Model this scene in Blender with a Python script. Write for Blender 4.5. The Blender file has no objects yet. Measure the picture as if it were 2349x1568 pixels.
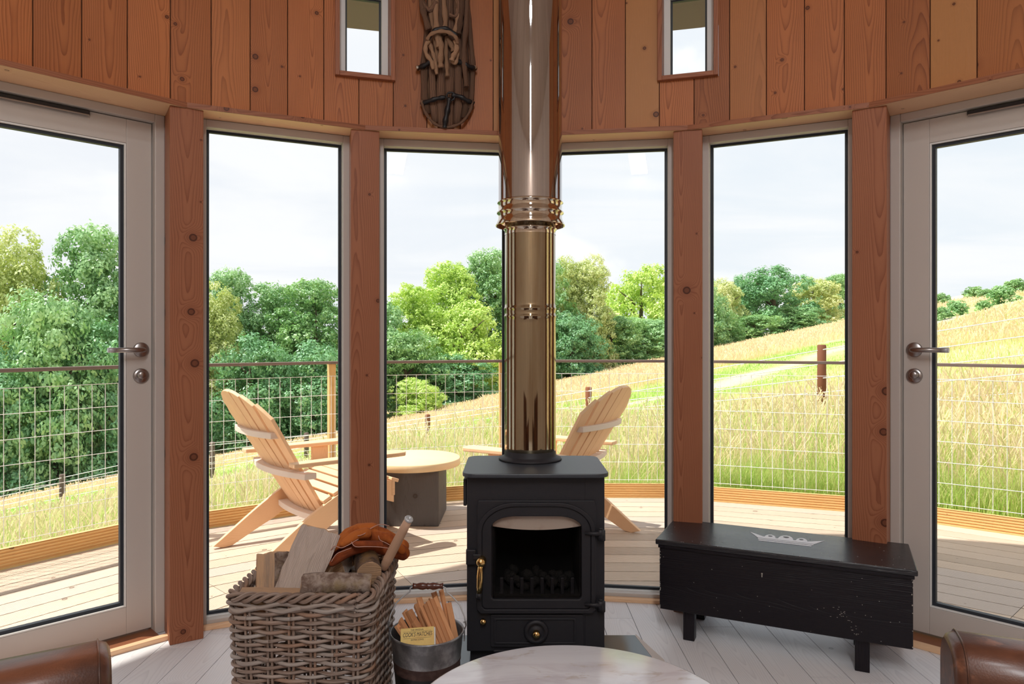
import bpy, bmesh, math, random
import numpy as np
from mathutils import Vector, Matrix, Euler
R_=math.radians
SC=bpy.context.scene; COL=SC.collection
random.seed(7); rng=np.random.default_rng(11)

# ------------------------------------------------------------------ camera
EYE=1.15; F=1600.0; CX=1174.5; HY=780.0
cd=bpy.data.cameras.new('camera'); cam=bpy.data.objects.new('camera',cd); COL.objects.link(cam)
cd.sensor_width=36; cd.lens=36*F/2349; cd.shift_y=-(784-HY)/2349; cd.clip_start=.05; cd.clip_end=600
cam.location=(0,0,EYE); cam.rotation_euler=(R_(90),0,0); SC.camera=cam
SC.view_settings.view_transform='Standard'; SC.view_settings.look='None'
SC.view_settings.exposure=0.35; SC.view_settings.gamma=1; SC.view_settings.use_curve_mapping=False

# ------------------------------------------------------------------ node helper
class NT:
    def __init__(s,nt): s.nt=nt; s.n=nt.nodes; s.l=nt.links
    def node(s,t,**k):
        n=s.n.new(t)
        for a,b in k.items(): setattr(n,a,b)
        return n
    def set(s,sock,v):
        if hasattr(v,'is_output') or isinstance(v,bpy.types.NodeSocket): s.l.new(v,sock)
        elif isinstance(v,(tuple,list)) and sock.type=='RGBA' and len(v)==3: sock.default_value=(*v,1)
        else: sock.default_value=v
    def m(s,op,a,b=0.0,c=0.0,clamp=False):
        n=s.node('ShaderNodeMath',operation=op,use_clamp=clamp); s.set(n.inputs[0],a); s.set(n.inputs[1],b)
        if op in('MULTIPLY_ADD','SMOOTH_MIN'): s.set(n.inputs[2],c)
        return n.outputs[0]
    def mr(s,v,a,b,c=0.0,d=1.0,it='SMOOTHSTEP'):
        n=s.node('ShaderNodeMapRange',interpolation_type=it); s.set(n.inputs[0],v)
        for i,x in enumerate((a,b,c,d)): s.set(n.inputs[1+i],x)
        return n.outputs[0]
    def mix(s,f,a,b,bt='MIX'):
        n=s.node('ShaderNodeMix',data_type='RGBA',blend_type=bt); s.set(n.inputs[0],f); s.set(n.inputs[6],a); s.set(n.inputs[7],b); return n.outputs[2]
    def noise(s,v,sc,det=3,rough=.5,dist=0,dim='3D'):
        n=s.node('ShaderNodeTexNoise',noise_dimensions=dim); s.set(n.inputs['Vector'],v); s.set(n.inputs['Scale'],sc); s.set(n.inputs['Detail'],det); s.set(n.inputs['Roughness'],rough); s.set(n.inputs['Distortion'],dist); return n.outputs['Fac']
    def comb(s,x,y,z=0.0):
        n=s.node('ShaderNodeCombineXYZ'); s.set(n.inputs[0],x); s.set(n.inputs[1],y); s.set(n.inputs[2],z); return n.outputs[0]
    def sep(s,v):
        n=s.node('ShaderNodeSeparateXYZ'); s.set(n.inputs[0],v); return n.outputs
    def map(s,v,sc=(1,1,1),loc=(0,0,0)):
        n=s.node('ShaderNodeMapping'); s.set(n.inputs[0],v); n.inputs['Scale'].default_value=sc; n.inputs['Location'].default_value=loc; return n.outputs[0]
    def attr(s,name): return s.node('ShaderNodeAttribute',attribute_name=name).outputs['Fac']
    def ramp(s,f,stops):
        n=s.node('ShaderNodeValToRGB'); s.set(n.inputs[0],f); e=n.color_ramp.elements
        while len(e)<len(stops): e.new(.5)
        for i,(p,c) in enumerate(stops): e[i].position=p; e[i].color=(*c,1)
        return n.outputs[0]
    def bump(s,h,st=.3,d=.01):
        n=s.node('ShaderNodeBump'); s.set(n.inputs['Height'],h); n.inputs['Strength'].default_value=st; n.inputs['Distance'].default_value=d; return n.outputs[0]
MATS={}
def newmat(name):
    m=bpy.data.materials.new(name); m.use_nodes=True; m.node_tree.nodes.clear(); return m,NT(m.node_tree)
def finish(m,t,base,rough=.5,metal=0.0,normal=None,spec=.5,coat=0.0,coat_r=.1,trans=0.0,emis=None,es=0):
    b=t.node('ShaderNodeBsdfPrincipled'); o=t.node('ShaderNodeOutputMaterial')
    t.set(b.inputs['Base Color'],base); t.set(b.inputs['Roughness'],rough); t.set(b.inputs['Metallic'],metal)
    b.inputs['Specular IOR Level'].default_value=spec; b.inputs['Coat Weight'].default_value=coat; b.inputs['Coat Roughness'].default_value=coat_r
    if normal is not None: t.l.new(normal,b.inputs['Normal'])
    if emis is not None: b.inputs['Emission Color'].default_value=(*emis,1); b.inputs['Emission Strength'].default_value=es
    t.l.new(b.outputs[0],o.inputs[0]); return m

# ------------------------------------------------------------------ world (bright thin cloud) and sun
w=bpy.data.worlds.new('sky'); SC.world=w; w.use_nodes=True; w.node_tree.nodes.clear(); t=NT(w.node_tree)
tc=t.node('ShaderNodeTexCoord').outputs['Generated']; x,y,z=t.sep(tc)
zz=t.m('MAXIMUM',t.m('ADD',z,.12),.02)
pv=t.comb(t.m('DIVIDE',x,zz),t.m('DIVIDE',y,zz),0.0)
n1=t.noise(t.map(pv,(.55,.8,1)),1.0,6,.55,.8); n2=t.noise(tc,3.0,3,.5)
cl=t.mr(t.m('MULTIPLY_ADD',n2,.35,n1),.53,.86)
blue=t.mix(t.mr(z,0.0,.55),(.85,.89,.945),(.75,.83,.93))
blue=t.mix(t.mr(x,-.6,.5),(.86,.88,.94),blue)
colr=t.mix(cl,blue,(.96,.96,.985))
big=t.noise(t.map(tc,(1,1,1.6),(3.1,1.7,.2)),4.3,5,.5,.3)
colr=t.mix(t.mr(big,.56,.66),colr,(1.0,1.0,1.0))
bg=t.node('ShaderNodeBackground'); t.set(bg.inputs[0],colr); bg.inputs[1].default_value=.84
t.l.new(bg.outputs[0],t.node('ShaderNodeOutputWorld').inputs[0])
sd=bpy.data.lights.new('sun','SUN'); so=bpy.data.objects.new('sun',sd); COL.objects.link(so)
sd.energy=4.8; sd.angle=R_(.9); sd.color=(1,.95,.86)
so.rotation_euler=Vector((.54,.04,-1)).to_track_quat('-Z','Y').to_euler()

# room constants
C0=Vector((.061,.625)); RR=2.41; HEAD=2.035
# ------------------------------------------------------------------ mesh builder
class MB:
    def __init__(s): s.v=[];s.f=[];s.uv=[];s.r=[];s.m=[];s.s=[]
    def face(s,idx,uv=None,rnd=0.0,mat=0,sm=False):
        s.f.append(tuple(idx)); s.uv.append(uv or [(0,0)]*len(idx)); s.r.append(rnd); s.m.append(mat); s.s.append(sm)
    def verts(s,vs):
        b=len(s.v); s.v+= [tuple(v) for v in vs]; return b
    def hexa(s,P,grain='z',rnd=None,mat=0,dims=None):
        """P: 8 corners, bottom 4 (ccw) then top 4; uv u runs along grain"""
        if rnd is None: rnd=random.random()
        P=[Vector(p) for p in P]; b=s.verts(P)
        ex=(P[1]-P[0]).normalized(); ey=(P[3]-P[0]).normalized(); ez=(P[4]-P[0]).normalized(); c=sum(P,Vector())/8
        ax={'x':ex,'y':ey,'z':ez}
        others={'x':('y','z'),'y':('x','z'),'z':('x','y')}[grain]
        for k,q in enumerate(((0,3,2,1),(4,5,6,7),(0,1,5,4),(2,3,7,6),(1,2,6,5),(3,0,4,7))):
            na='zzyyxx'[k]
            if na==grain: ua,va=ax[others[0]],ax[others[1]]; off=7.3
            else: ua=ax[grain]; va=ax[[o for o in others if o!=na][0]]; off=(0 if k%2 else .31)*0
            s.face([b+i for i in q],[((P[i]-c).dot(ua)+off,(P[i]-c).dot(va)) for i in q],rnd,mat)
    def box(s,c,d,M=None,grain='z',rnd=None,mat=0):
        x,y,z=[k/2 for k in d]; c=Vector(c)
        P=[c+Vector(p) for p in((-x,-y,-z),(x,-y,-z),(x,y,-z),(-x,y,-z),(-x,-y,z),(x,-y,z),(x,y,z),(-x,y,z))]
        if M is not None: P=[M@p for p in P]
        s.hexa(P,grain,rnd,mat)
    def tube(s,path,rad,seg=8,cap=True,mat=0,rnd=None,closed=False,flat=None):
        if rnd is None: rnd=random.random()
        pts=[Vector(p) for p in path]; n=len(pts)
        if not hasattr(rad,'__len__'): rad=[rad]*n
        up=None; L=0; rows=[]; base=len(s.v); ls=[]
        for i,p in enumerate(pts):
            if closed: tg=(pts[(i+1)%n]-pts[i-1]).normalized()
            else: tg=(pts[min(i+1,n-1)]-pts[max(i-1,0)]).normalized()
            if up is None:
                up=Vector((0,0,1)) if abs(tg.z)<.9 else Vector((0,1,0))
            a=tg.cross(up)
            if a.length<1e-6: a=tg.orthogonal()
            a.normalize(); bb=a.cross(tg).normalized(); up=bb
            if i: L+=(p-pts[i-1]).length
            ls.append(L)
            fa,fb=(flat or (1,1))
            for k in range(seg):
                th=2*math.pi*k/seg
                s.v.append(tuple(p+(a*math.cos(th)*fa+bb*math.sin(th)*fb)*rad[i]))
        m=n if closed else n-1
        for i in range(m):
            j=(i+1)%n
            for k in range(seg):
                k2=(k+1)%seg; c=2*math.pi*rad[i]
                u0,u1=ls[i],(ls[j] if j else ls[i]+.01)
                s.face([base+i*seg+k,base+i*seg+k2,base+j*seg+k2,base+j*seg+k],[(u0,k/seg*c),(u0,(k+1)/seg*c),(u1,(k+1)/seg*c),(u1,k/seg*c)],rnd,mat,True)
        if cap and not closed:
            for i,rev in((0,False),(n-1,True)):
                ids=[base+i*seg+k for k in range(seg)]
                if not rev: ids=ids[::-1]
                s.face(ids,[(7.3+rad[i]*math.cos(2*math.pi*k/seg),rad[i]*math.sin(2*math.pi*k/seg)) for k in range(seg)],rnd,mat)
    def lathe(s,prof,seg=48,M=None,mat=0,mats=None,rnd=None,smooth=True,arc=None):
        if rnd is None: rnd=random.random()
        base=len(s.v); n=len(prof)
        for (r,z) in prof:
            for k in range(seg):
                th=2*math.pi*k/seg; p=Vector((r*math.cos(th),r*math.sin(th),z))
                s.v.append(tuple(M@p if M is not None else p))
        for i in range(n-1):
            mm=mats[i] if mats else mat
            for k in range(seg):
                k2=(k+1)%seg; u0,u1=prof[i][1],prof[i+1][1]; 
                if abs(u0-u1)<1e-5: u0,u1=prof[i][0],prof[i+1][0]
                rr=max(prof[i][0],prof[i+1][0])
                s.face([base+i*seg+k,base+i*seg+k2,base+(i+1)*seg+k2,base+(i+1)*seg+k],
                  [(u0,rr*6.283*k/seg),(u0,rr*6.283*(k+1)/seg),(u1,rr*6.283*(k+1)/seg),(u1,rr*6.283*k/seg)],rnd,mm,smooth)
    def poly_prism(s,pts,h0,h1,M=None,mat=0,rnd=None,top_mat=None):
        """pts 2D ccw in xy, extruded z h0..h1"""
        if rnd is None: rnd=random.random()
        n=len(pts); T=(lambda p:tuple(M@Vector(p))) if M is not None else tuple
        b=len(s.v); s.v+=[T((p[0],p[1],h0)) for p in pts]+[T((p[0],p[1],h1)) for p in pts]
        uv=[(p[0],p[1]) for p in pts]
        s.face(list(range(b+n-1,b-1,-1)),uv[::-1],rnd,mat); s.face(list(range(b+n,b+2*n)),uv,rnd,mat if top_mat is None else top_mat)
        L=0
        for i in range(n):
            j=(i+1)%n; d=math.dist(pts[i],pts[j])
            s.face([b+i,b+j,b+n+j,b+n+i],[(L,h0),(L+d,h0),(L+d,h1),(L,h1)],rnd,mat); L+=d
    def loft(s,rings,mat=0,rnd=None,cap=True,capmat=None,smooth=False,mats=None):
        if rnd is None: rnd=random.random()
        n=len(rings[0]); b=len(s.v); L=[0]
        for i,r in enumerate(rings):
            s.v+=[tuple(p) for p in r]
            if i: L.append(L[-1]+(Vector(r[0])-Vector(rings[i-1][0])).length)
        per=[0]
        for k in range(n): per.append(per[-1]+(Vector(rings[0][(k+1)%n])-Vector(rings[0][k])).length)
        for i in range(len(rings)-1):
            for k in range(n):
                k2=(k+1)%n
                s.face([b+i*n+k,b+i*n+k2,b+(i+1)*n+k2,b+(i+1)*n+k],[(L[i],per[k]),(L[i],per[k+1]),(L[i+1],per[k+1]),(L[i+1],per[k])],rnd,mats[k] if mats else mat,smooth)
        if cap:
            for i,rev in((0,True),(len(rings)-1,False)):
                ids=[b+i*n+k for k in range(n)]; c=sum((Vector(p) for p in rings[i]),Vector())/n
                e1=(Vector(rings[i][0])-c).normalized(); nn=(Vector(rings[i][1])-c).cross(e1); e2=e1.cross(nn).normalized()
                uv=[(7.3+(Vector(p)-c).dot(e1),(Vector(p)-c).dot(e2)) for p in rings[i]]
                if rev: ids=ids[::-1]; uv=uv[::-1]
                s.face(ids,uv,rnd,mat if capmat is None else capmat)
    def build(s,name,mats,parent=None,bevel=0,loc=None,bseg=2):
        me=bpy.data.meshes.new(name); me.from_pydata(s.v,[],s.f)
        if not isinstance(mats,(list,tuple)): mats=[mats]
        for m in mats: me.materials.append(MATS[m] if isinstance(m,str) else m)
        uvl=me.uv_layers.new(name='UVMap'); flat=[c for u in s.uv for p in u for c in p]
        uvl.data.foreach_set('uv',flat)
        a=me.attributes.new('rnd','FLOAT','FACE'); a.data.foreach_set('value',s.r)
        me.polygons.foreach_set('material_index',s.m); me.polygons.foreach_set('use_smooth',s.s)
        me.update()
        bm=bmesh.new(); bm.from_mesh(me); bmesh.ops.recalc_face_normals(bm,faces=bm.faces) if len(s.f)<60000 else None; bm.to_mesh(me); bm.free()
        o=bpy.data.objects.new(name,me); COL.objects.link(o)
        if parent is not None: o.parent=parent
        if loc is not None: o.location=loc
        if bevel:
            md=o.modifiers.new('bevel','BEVEL'); md.width=bevel; md.segments=bseg; md.limit_method='ANGLE'; md.angle_limit=R_(40); md.harden_normals=False
        return o
def tag(o,label=None,cat=None,group=None,kind=None):
    if label: o['label']=label
    if cat: o['category']=cat
    if group: o['group']=group
    if kind: o['kind']=kind
    return o
def empty(name,loc=(0,0,0),rz=0,label=None,cat=None,group=None,kind=None,rot=None):
    o=bpy.data.objects.new(name,None); COL.objects.link(o); o.location=loc
    o.rotation_euler=rot if rot is not None else (0,0,rz); o.empty_display_size=.05
    return tag(o,label,cat,group,kind)
def copy_tree(o,parent=None):
    c=o.copy(); COL.objects.link(c); c.parent=parent
    for ch in list(o.children): copy_tree(ch,c)
    return c
def W(px,py,y): return Vector(((px-CX)/F*y,y,EYE-(py-HY)/F*y))
def struct(o): o['kind']='structure'; return o
def remesh(o,vs,smooth=4):
    m=o.modifiers.new('r','REMESH'); m.mode='VOXEL'; m.voxel_size=vs; m.use_smooth_shade=True
    if smooth:
        k=o.modifiers.new('s','SMOOTH'); k.iterations=smooth; k.factor=.5
def basis(xa,ya,za,o=(0,0,0)):
    M=Matrix.Identity(4)
    for i,a in enumerate((xa,ya,za)):
        for j in range(3): M[j][i]=a[j]
    for j in range(3): M[j][3]=o[j]
    return M

# ------------------------------------------------------------------ materials
def wood(name,light,dark,ring=.0065,knots=.55,rough=.5,tone=.25,contrast=.75,knotc=(.05,.018,.01),coat=0,fine=.25,kscale=5.5,taper=.035,bump=.15,reed=0,tint2=None,spec=.4,wear=None):
    m,t=newmat(name); uv=t.node('ShaderNodeUVMap',uv_map='UVMap').outputs[0]; u,v,_=t.sep(uv)
    rnd=t.attr('rnd'); r2=t.m('FRACT',t.m('MULTIPLY',rnd,17.31)); r3=t.m('FRACT',t.m('MULTIPLY',rnd,71.7))
    uo=t.m('MULTIPLY_ADD',rnd,53.0,u); vo=t.m('ADD',v,t.m('MULTIPLY',r2,9.0))
    P=t.comb(uo,vo,0.0)
    vc=t.m('ADD',v,t.m('MULTIPLY_ADD',r2,.09,-.045))
    wob=t.noise(t.map(P,(1.6,7,1)),1.0,2,.5); wob2=t.noise(t.map(P,(6,22,1)),1.0,2,.5)
    dp=t.m('MULTIPLY_ADD',r3,.05,.012)
    rad=t.m('SQRT',t.m('ADD',t.m('MULTIPLY',vc,vc),t.m('MULTIPLY',dp,dp)))
    sg=t.m('MULTIPLY',t.m('SIGN',t.m('SUBTRACT',r3,.5)),taper)
    rad=t.m('ADD',rad,t.m('MULTIPLY',uo,sg))
    rad=t.m('ADD',rad,t.m('ADD',t.m('MULTIPLY',wob,.045),t.m('MULTIPLY',wob2,.006)))
    kd=None
    if knots>0:
        vor=t.node('ShaderNodeTexVoronoi',voronoi_dimensions='2D'); t.set(vor.inputs['Vector'],P); vor.inputs['Scale'].default_value=kscale
        kd=t.m('DIVIDE',vor.outputs['Distance'],kscale); kc=t.sep(vor.outputs['Color'])
        keep=t.m('GREATER_THAN',kc[0],1-knots)
        ks=t.m('MULTIPLY_ADD',t.m('POWER',kc[1],2.2),.0125,.003)
        q=t.m('DIVIDE',kd,t.m('MULTIPLY',ks,2.6)); sw=t.m('MULTIPLY',t.m('EXPONENT',t.m('MULTIPLY',t.m('MULTIPLY',q,q),-1.0)),keep)
        rad=t.m('ADD',rad,t.m('MULTIPLY',sw,t.m('MULTIPLY',ks,3.2)))
    f=t.m('FRACT',t.m('DIVIDE',rad,ring)); late=t.m('POWER',f,3.0)
    late=t.m('MULTIPLY',late,t.mr(f,1.0,.93,0.0,1.0))
    fib=t.noise(t.map(P,(5,260,1)),1.0,3,.6); blot=t.noise(t.map(P,(2.5,5,1)),1.0,3,.5)
    k=t.m('ADD',t.m('MULTIPLY',late,contrast),t.m('MULTIPLY',t.m('SUBTRACT',fib,.45),fine),clamp=False)
    k=t.m('ADD',k,t.m('MULTIPLY',t.m('SUBTRACT',blot,.5),.5),clamp=True)
    c=t.mix(k,light,dark)
    tn=t.mix(rnd,(1+tone,1+tone*.95,1+tone*.9),(1-tone,1-tone*1.1,1-tone*1.2)); c=t.mix(1.0,c,tn,'MULTIPLY')
    if tint2: c=t.mix(t.mr(r3,.6,.95),c,tint2)
    if kd is not None:
        e=t.m('DIVIDE',kd,ks)
        inner=t.m('MULTIPLY',t.mr(e,1.15,.9,0,1),keep); c=t.mix(t.m('MULTIPLY',inner,.75),c,tuple(a*.55+b*.45 for a,b in zip(dark,knotc)))
        rg=t.m('MULTIPLY',t.m('MULTIPLY',t.mr(e,.55,.85),t.mr(e,1.25,.95)),keep); c=t.mix(t.m('MULTIPLY',rg,.95),c,knotc)
        halo=t.m('MULTIPLY',t.mr(e,3.2,.9),keep); c=t.mix(t.m('MULTIPLY',halo,.3),c,dark)
    if wear:
        wn=t.noise(t.map(P,(1.2,9,1)),3.0,4,.6); c=t.mix(t.mr(wn,.5,.75),c,wear)
    h=t.m('ADD',t.m('MULTIPLY',late,-.5),fib)
    if reed:
        wv=t.m('ABSOLUTE',t.m('SINE',t.m('MULTIPLY',v,math.pi/reed))); gr=t.mr(wv,0.0,.5)
        h=t.m('MULTIPLY_ADD',gr,7.0,h); 
        nb=t.bump(h,1.0,.0012)
    else: nb=t.bump(h,bump,.002)
    MATS[name]=finish(m,t,c,rough,0,nb,spec=spec,coat=coat,coat_r=.25)
wood('larch',(.47,.165,.058),(.20,.052,.016),knots=.68,knotc=(.028,.010,.006),rough=.42,tone=.22,contrast=.8,kscale=5.5,tint2=(.52,.235,.085),spec=.22)
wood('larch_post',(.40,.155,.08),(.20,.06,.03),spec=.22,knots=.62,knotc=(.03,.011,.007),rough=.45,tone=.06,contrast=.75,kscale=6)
wood('larch_pale',(.80,.50,.27),(.62,.32,.15),knots=.3,rough=.5,tone=.08,contrast=.5)
wood('pale_board',(.66,.54,.45),(.48,.36,.28),knots=.3,rough=.5,tone=.08,contrast=.5)
wood('threshold',(.28,.10,.045),(.17,.055,.025),knots=0,rough=.4,tone=.05)
wood('whitewash',(.84,.83,.86),(.56,.54,.58),ring=.007,knots=.12,rough=.38,tone=.05,contrast=.42,knotc=(.2,.18,.17),fine=.18,taper=.05)
wood('deckwood',(.76,.60,.47),(.56,.41,.30),knots=.15,rough=.75,tone=.14,contrast=.35,reed=.0095,bump=.3,tint2=(.68,.56,.48))
wood('kickwood',(.82,.52,.22),(.60,.33,.12),knots=.2,rough=.7,tone=.08,contrast=.4)
wood('chairwood',(.86,.56,.34),(.66,.36,.18),knots=0,rough=.6,tone=.07,contrast=.35,ring=.005)
wood('chairgrey',(.74,.62,.54),(.56,.44,.36),knots=0,rough=.65,tone=.06,contrast=.35,ring=.005)
wood('tablewood',(.92,.70,.42),(.80,.54,.28),knots=0,rough=.5,tone=.03,contrast=.3)
wood('charred',(.11,.10,.10),(.055,.05,.052),knots=.2,rough=.65,tone=.1,contrast=.5,bump=.6)
wood('railwood',(.22,.16,.14),(.13,.09,.08),knots=0,rough=.7,tone=.1)
wood('fencewood',(.24,.085,.04),(.12,.04,.02),knots=0,rough=.75,tone=.2,contrast=.5)
wood('fencegrey',(.13,.09,.075),(.07,.05,.04),knots=0,rough=.8,tone=.1,contrast=.5)
wood('logwood',(.56,.36,.22),(.36,.20,.11),ring=.004,knots=.1,rough=.8,tone=.16,contrast=.45,bump=.8,wear=(.34,.25,.19))
wood('loggrey',(.60,.50,.44),(.26,.18,.14),ring=.003,knots=.1,rough=.85,tone=.12,contrast=.6,bump=1.0)
wood('kindling',(.66,.33,.16),(.45,.19,.08),ring=.003,knots=0,rough=.7,tone=.22,contrast=.5)
wood('handlewood',(.60,.38,.26),(.48,.28,.18),ring=.003,knots=0,rough=.5,tone=.02,contrast=.3)
wood('darkturned',(.11,.028,.014),(.05,.012,.007),ring=.003,knots=0,rough=.28,tone=.02,coat=.5)
wood('chestblack',(.012,.009,.013),(.006,.004,.009),ring=.006,knots=0,rough=.38,tone=.1,contrast=.6,bump=.7,spec=.28)
wood('driftbark',(.20,.11,.07),(.05,.028,.02),ring=.006,knots=0,rough=.9,tone=.25,contrast=.8,bump=1.5,taper=.01)
wood('driftlight',(.42,.25,.15),(.20,.10,.06),ring=.004,knots=0,rough=.85,tone=.2,contrast=.6,bump=1.2)

wood('larch_pale_front',(.95,.62,.38),(.80,.44,.23),knots=.25,rough=.45,tone=.08,contrast=.55)
def simple(name,col,rough=.5,metal=0,spec=.5,coat=0,noise=None,bump=None,coat_r=.1):
    m,t=newmat(name); c=col; nb=None
    oc=t.node('ShaderNodeTexCoord').outputs['Object']
    if noise:
        sc,c2,lo,hi=noise; c=t.mix(t.mr(t.noise(oc,sc,5,.6),lo,hi),col,c2)
    if bump:
        sc,st,d=bump; nb=t.bump(t.noise(oc,sc,4,.6),st,d)
    MATS[name]=finish(m,t,c,rough,metal,nb,spec,coat,coat_r)
simple('frame_paint',(.62,.57,.53),.45)
simple('frame_white',(.88,.88,.86),.4)
simple('gasket',(.02,.025,.035),.5)
simple('cast_iron',(.017,.016,.021),.55,0,.5,bump=(260,.25,.001))
simple('cast_top',(.045,.052,.065),.42,0,.5,bump=(260,.15,.001))
simple('firebox',(.006,.005,.005),.95)
simple('firebrick',(.78,.68,.60),.9,noise=(9,(.6,.45,.36),.5,.7))
simple('coal',(.02,.018,.017),.9,bump=(60,1,.01))
simple('brass',(.83,.55,.22),.16,1)
simple('brushed',(.40,.37,.36),.32,1)
simple('dark_metal',(.05,.05,.055),.5,.6)
simple('zinc',(.60,.61,.63),.5,.5)
simple('wire',(.92,.92,.92),.6,0)
simple('galv',(.22,.22,.23),.42,.8,noise=(22,(.42,.42,.44),.4,.65))
simple('pail_black',(.006,.006,.006),.35,0,noise=(14,(.02,.014,.012),.5,.7))
simple('pail_band',(.06,.03,.025),.5,.3,noise=(30,(.12,.07,.06),.4,.7))
simple('glass_slab',(.05,.075,.085),.12,0,.6)
simple('hearth_edge',(.66,.58,.54),.5)
simple('marble_edge',(.55,.48,.44),.4)
simple('strap',(.012,.011,.013),.45,0,.5)
simple('studm',(.8,.78,.72),.25,1)
simple('matchyellow',(.86,.62,.20),.6,noise=(30,(.80,.52,.16),.4,.7))
simple('matchwhite',(.75,.74,.72),.7)
simple('matchgrit',(.22,.18,.2),.9,noise=(400,(.5,.48,.48),.5,.6))
simple('ink',(.05,.03,.02),.6)
simple('crownpaint',(.80,.80,.84),.4)
simple('crownshade',(.06,.06,.075),.3)
simple('scuff',(.45,.42,.38),.7)
simple('black_leg',(.02,.02,.02),.4)
simple('suede_dark',(.19,.045,.018),.9,0,.2,noise=(25,(.30,.07,.02),.4,.7),bump=(120,.5,.002))
simple('suede',(.48,.135,.03),.9,0,.2,noise=(18,(.27,.06,.016),.45,.7),bump=(120,.5,.002))
simple('piping',(.55,.30,.24),.7)
simple('outer_clad',(.20,.16,.155),.8)
simple('ashgrey',(.26,.12,.05),.4)
simple('bulb_opal',(.9,.88,.84),.4)
simple('soil',(.14,.11,.06),.9)
simple('trunk',(.10,.075,.05),.9,bump=(9,1,.05))

simple('larch_dark_joint',(.17,.065,.03),.6)
def marble():
    m,t=newmat('marble'); oc=t.node('ShaderNodeTexCoord').outputs['Object']
    a=t.noise(t.map(oc,(1.6,5,1)),2.2,6,.6,1.5); b=t.noise(t.map(oc,(3,7,1)),3,8,.65,.8)
    c=t.mix(t.mr(a,.45,.72),(.78,.76,.79),(.64,.59,.63)); c=t.mix(t.mr(b,.56,.66),c,(.62,.55,.53))
    MATS['marble']=finish(m,t,c,.16,0,None,.5)
marble()
def steel(name,c1,c2,rough):
    m,t=newmat(name); oc=t.node('ShaderNodeTexCoord').outputs['Object']
    n=t.noise(t.map(oc,(9,9,.7)),2,4,.6,.3); c=t.mix(t.mr(n,.35,.7),c1,c2)
    n2=t.noise(t.map(oc,(60,60,1.0)),1,2,.5)
    MATS[name]=finish(m,t,c,t.mr(n,.3,.8,rough*.7,rough*1.5),1,t.bump(n2,.012,.001))
steel('steel_upper',(.52,.49,.48),(.46,.42,.41),.04)
steel('steel_lower',(.44,.38,.27),(.34,.26,.16),.055)
steel('steel_collar',(.70,.64,.56),(.60,.50,.38),.06)
def leather():
    m,t=newmat('leather'); oc=t.node('ShaderNodeTexCoord').outputs['Object']
    a=t.noise(oc,5,5,.6,.5); b=t.noise(oc,28,4,.6)
    c=t.mix(t.mr(a,.36,.64),(.06,.020,.011),(.22,.075,.034)); c=t.mix(t.mr(b,.55,.75),c,(.27,.10,.048))
    v=t.node('ShaderNodeTexVoronoi'); t.set(v.inputs['Vector'],oc); v.inputs['Scale'].default_value=420
    MATS['leather']=finish(m,t,c,.42,0,t.bump(v.outputs['Distance'],.2,.0006),.45,coat=.30,coat_r=.22)
leather()
wood('chestlid',(.018,.017,.022),(.010,.010,.014),ring=.006,knots=0,rough=.27,tone=.1,contrast=.5,bump=.5,spec=.7)
simple('stitch',(.30,.12,.05),.6)
def wicker():
    m,t=newmat('wicker'); rnd=t.attr('rnd'); uv=t.node('ShaderNodeUVMap',uv_map='UVMap').outputs[0]; u,v,_=t.sep(uv)
    n=t.noise(t.comb(t.m('MULTIPLY_ADD',rnd,31.0,t.m('MULTIPLY',u,9.0)),t.m('MULTIPLY',v,160.0),rnd),1.0,4,.6)
    c=t.mix(t.mr(n,.3,.72),(.42,.33,.28),(.17,.105,.075)); n2=t.noise(t.comb(t.m('MULTIPLY_ADD',rnd,77.0,t.m('MULTIPLY',u,3.0)),0.0,0.0),1.0,2,.5)
    c=t.mix(t.mr(n2,.45,.7),c,(.34,.19,.12)); c=t.mix(t.mr(rnd,.55,1.0,0,.55),c,(.50,.47,.44))
    MATS['wicker']=finish(m,t,c,.55,0,t.bump(n,.5,.001),.4)
wicker()
def bark(name,a,b,c_):
    m,t=newmat(name); oc=t.node('ShaderNodeTexCoord').outputs['Object']
    n=t.noise(oc,38,6,.65,.4); n2=t.noise(oc,11,4,.6)
    c=t.mix(t.mr(n,.35,.65),a,b); c=t.mix(t.mr(n2,.5,.7),c,c_)
    MATS[name]=finish(m,t,c,.9,0,t.bump(t.m('ADD',n,n2),1.0,.006),.2)
bark('bark',(.17,.11,.085),(.40,.32,.27),(.30,.22,.12)); bark('bark_dark',(.07,.045,.035),(.18,.12,.09),(.26,.15,.06))
def glass(name,tint=(1,1,1),refl=1.0):
    m,t=newmat(name); fr=t.node('ShaderNodeFresnel'); fr.inputs[0].default_value=1.45
    tr=t.node('ShaderNodeBsdfTransparent'); tr.inputs[0].default_value=(*tint,1); gl=t.node('ShaderNodeBsdfGlossy'); gl.inputs['Roughness'].default_value=0.0
    mx=t.node('ShaderNodeMixShader'); t.set(mx.inputs[0],t.m('MULTIPLY',fr.outputs[0],refl)); t.l.new(tr.outputs[0],mx.inputs[1]); t.l.new(gl.outputs[0],mx.inputs[2])
    t.l.new(mx.outputs[0],t.node('ShaderNodeOutputMaterial').inputs[0]); MATS[name]=m
glass('glass',(.985,.995,.99),.30)
m,t=newmat('stove_glass'); fr=t.node('ShaderNodeFresnel'); fr.inputs[0].default_value=1.5
tr=t.node('ShaderNodeBsdfTransparent'); tr.inputs[0].default_value=(.85,.82,.80,1); gl=t.node('ShaderNodeBsdfGlossy'); gl.inputs['Roughness'].default_value=0.03
mx=t.node('ShaderNodeMixShader'); t.set(mx.inputs[0],t.m('MULTIPLY',fr.outputs[0],.4))
t.l.new(tr.outputs[0],mx.inputs[1]); t.l.new(gl.outputs[0],mx.inputs[2]); t.l.new(mx.outputs[0],t.node('ShaderNodeOutputMaterial').inputs[0]); MATS['stove_glass']=m
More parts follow.
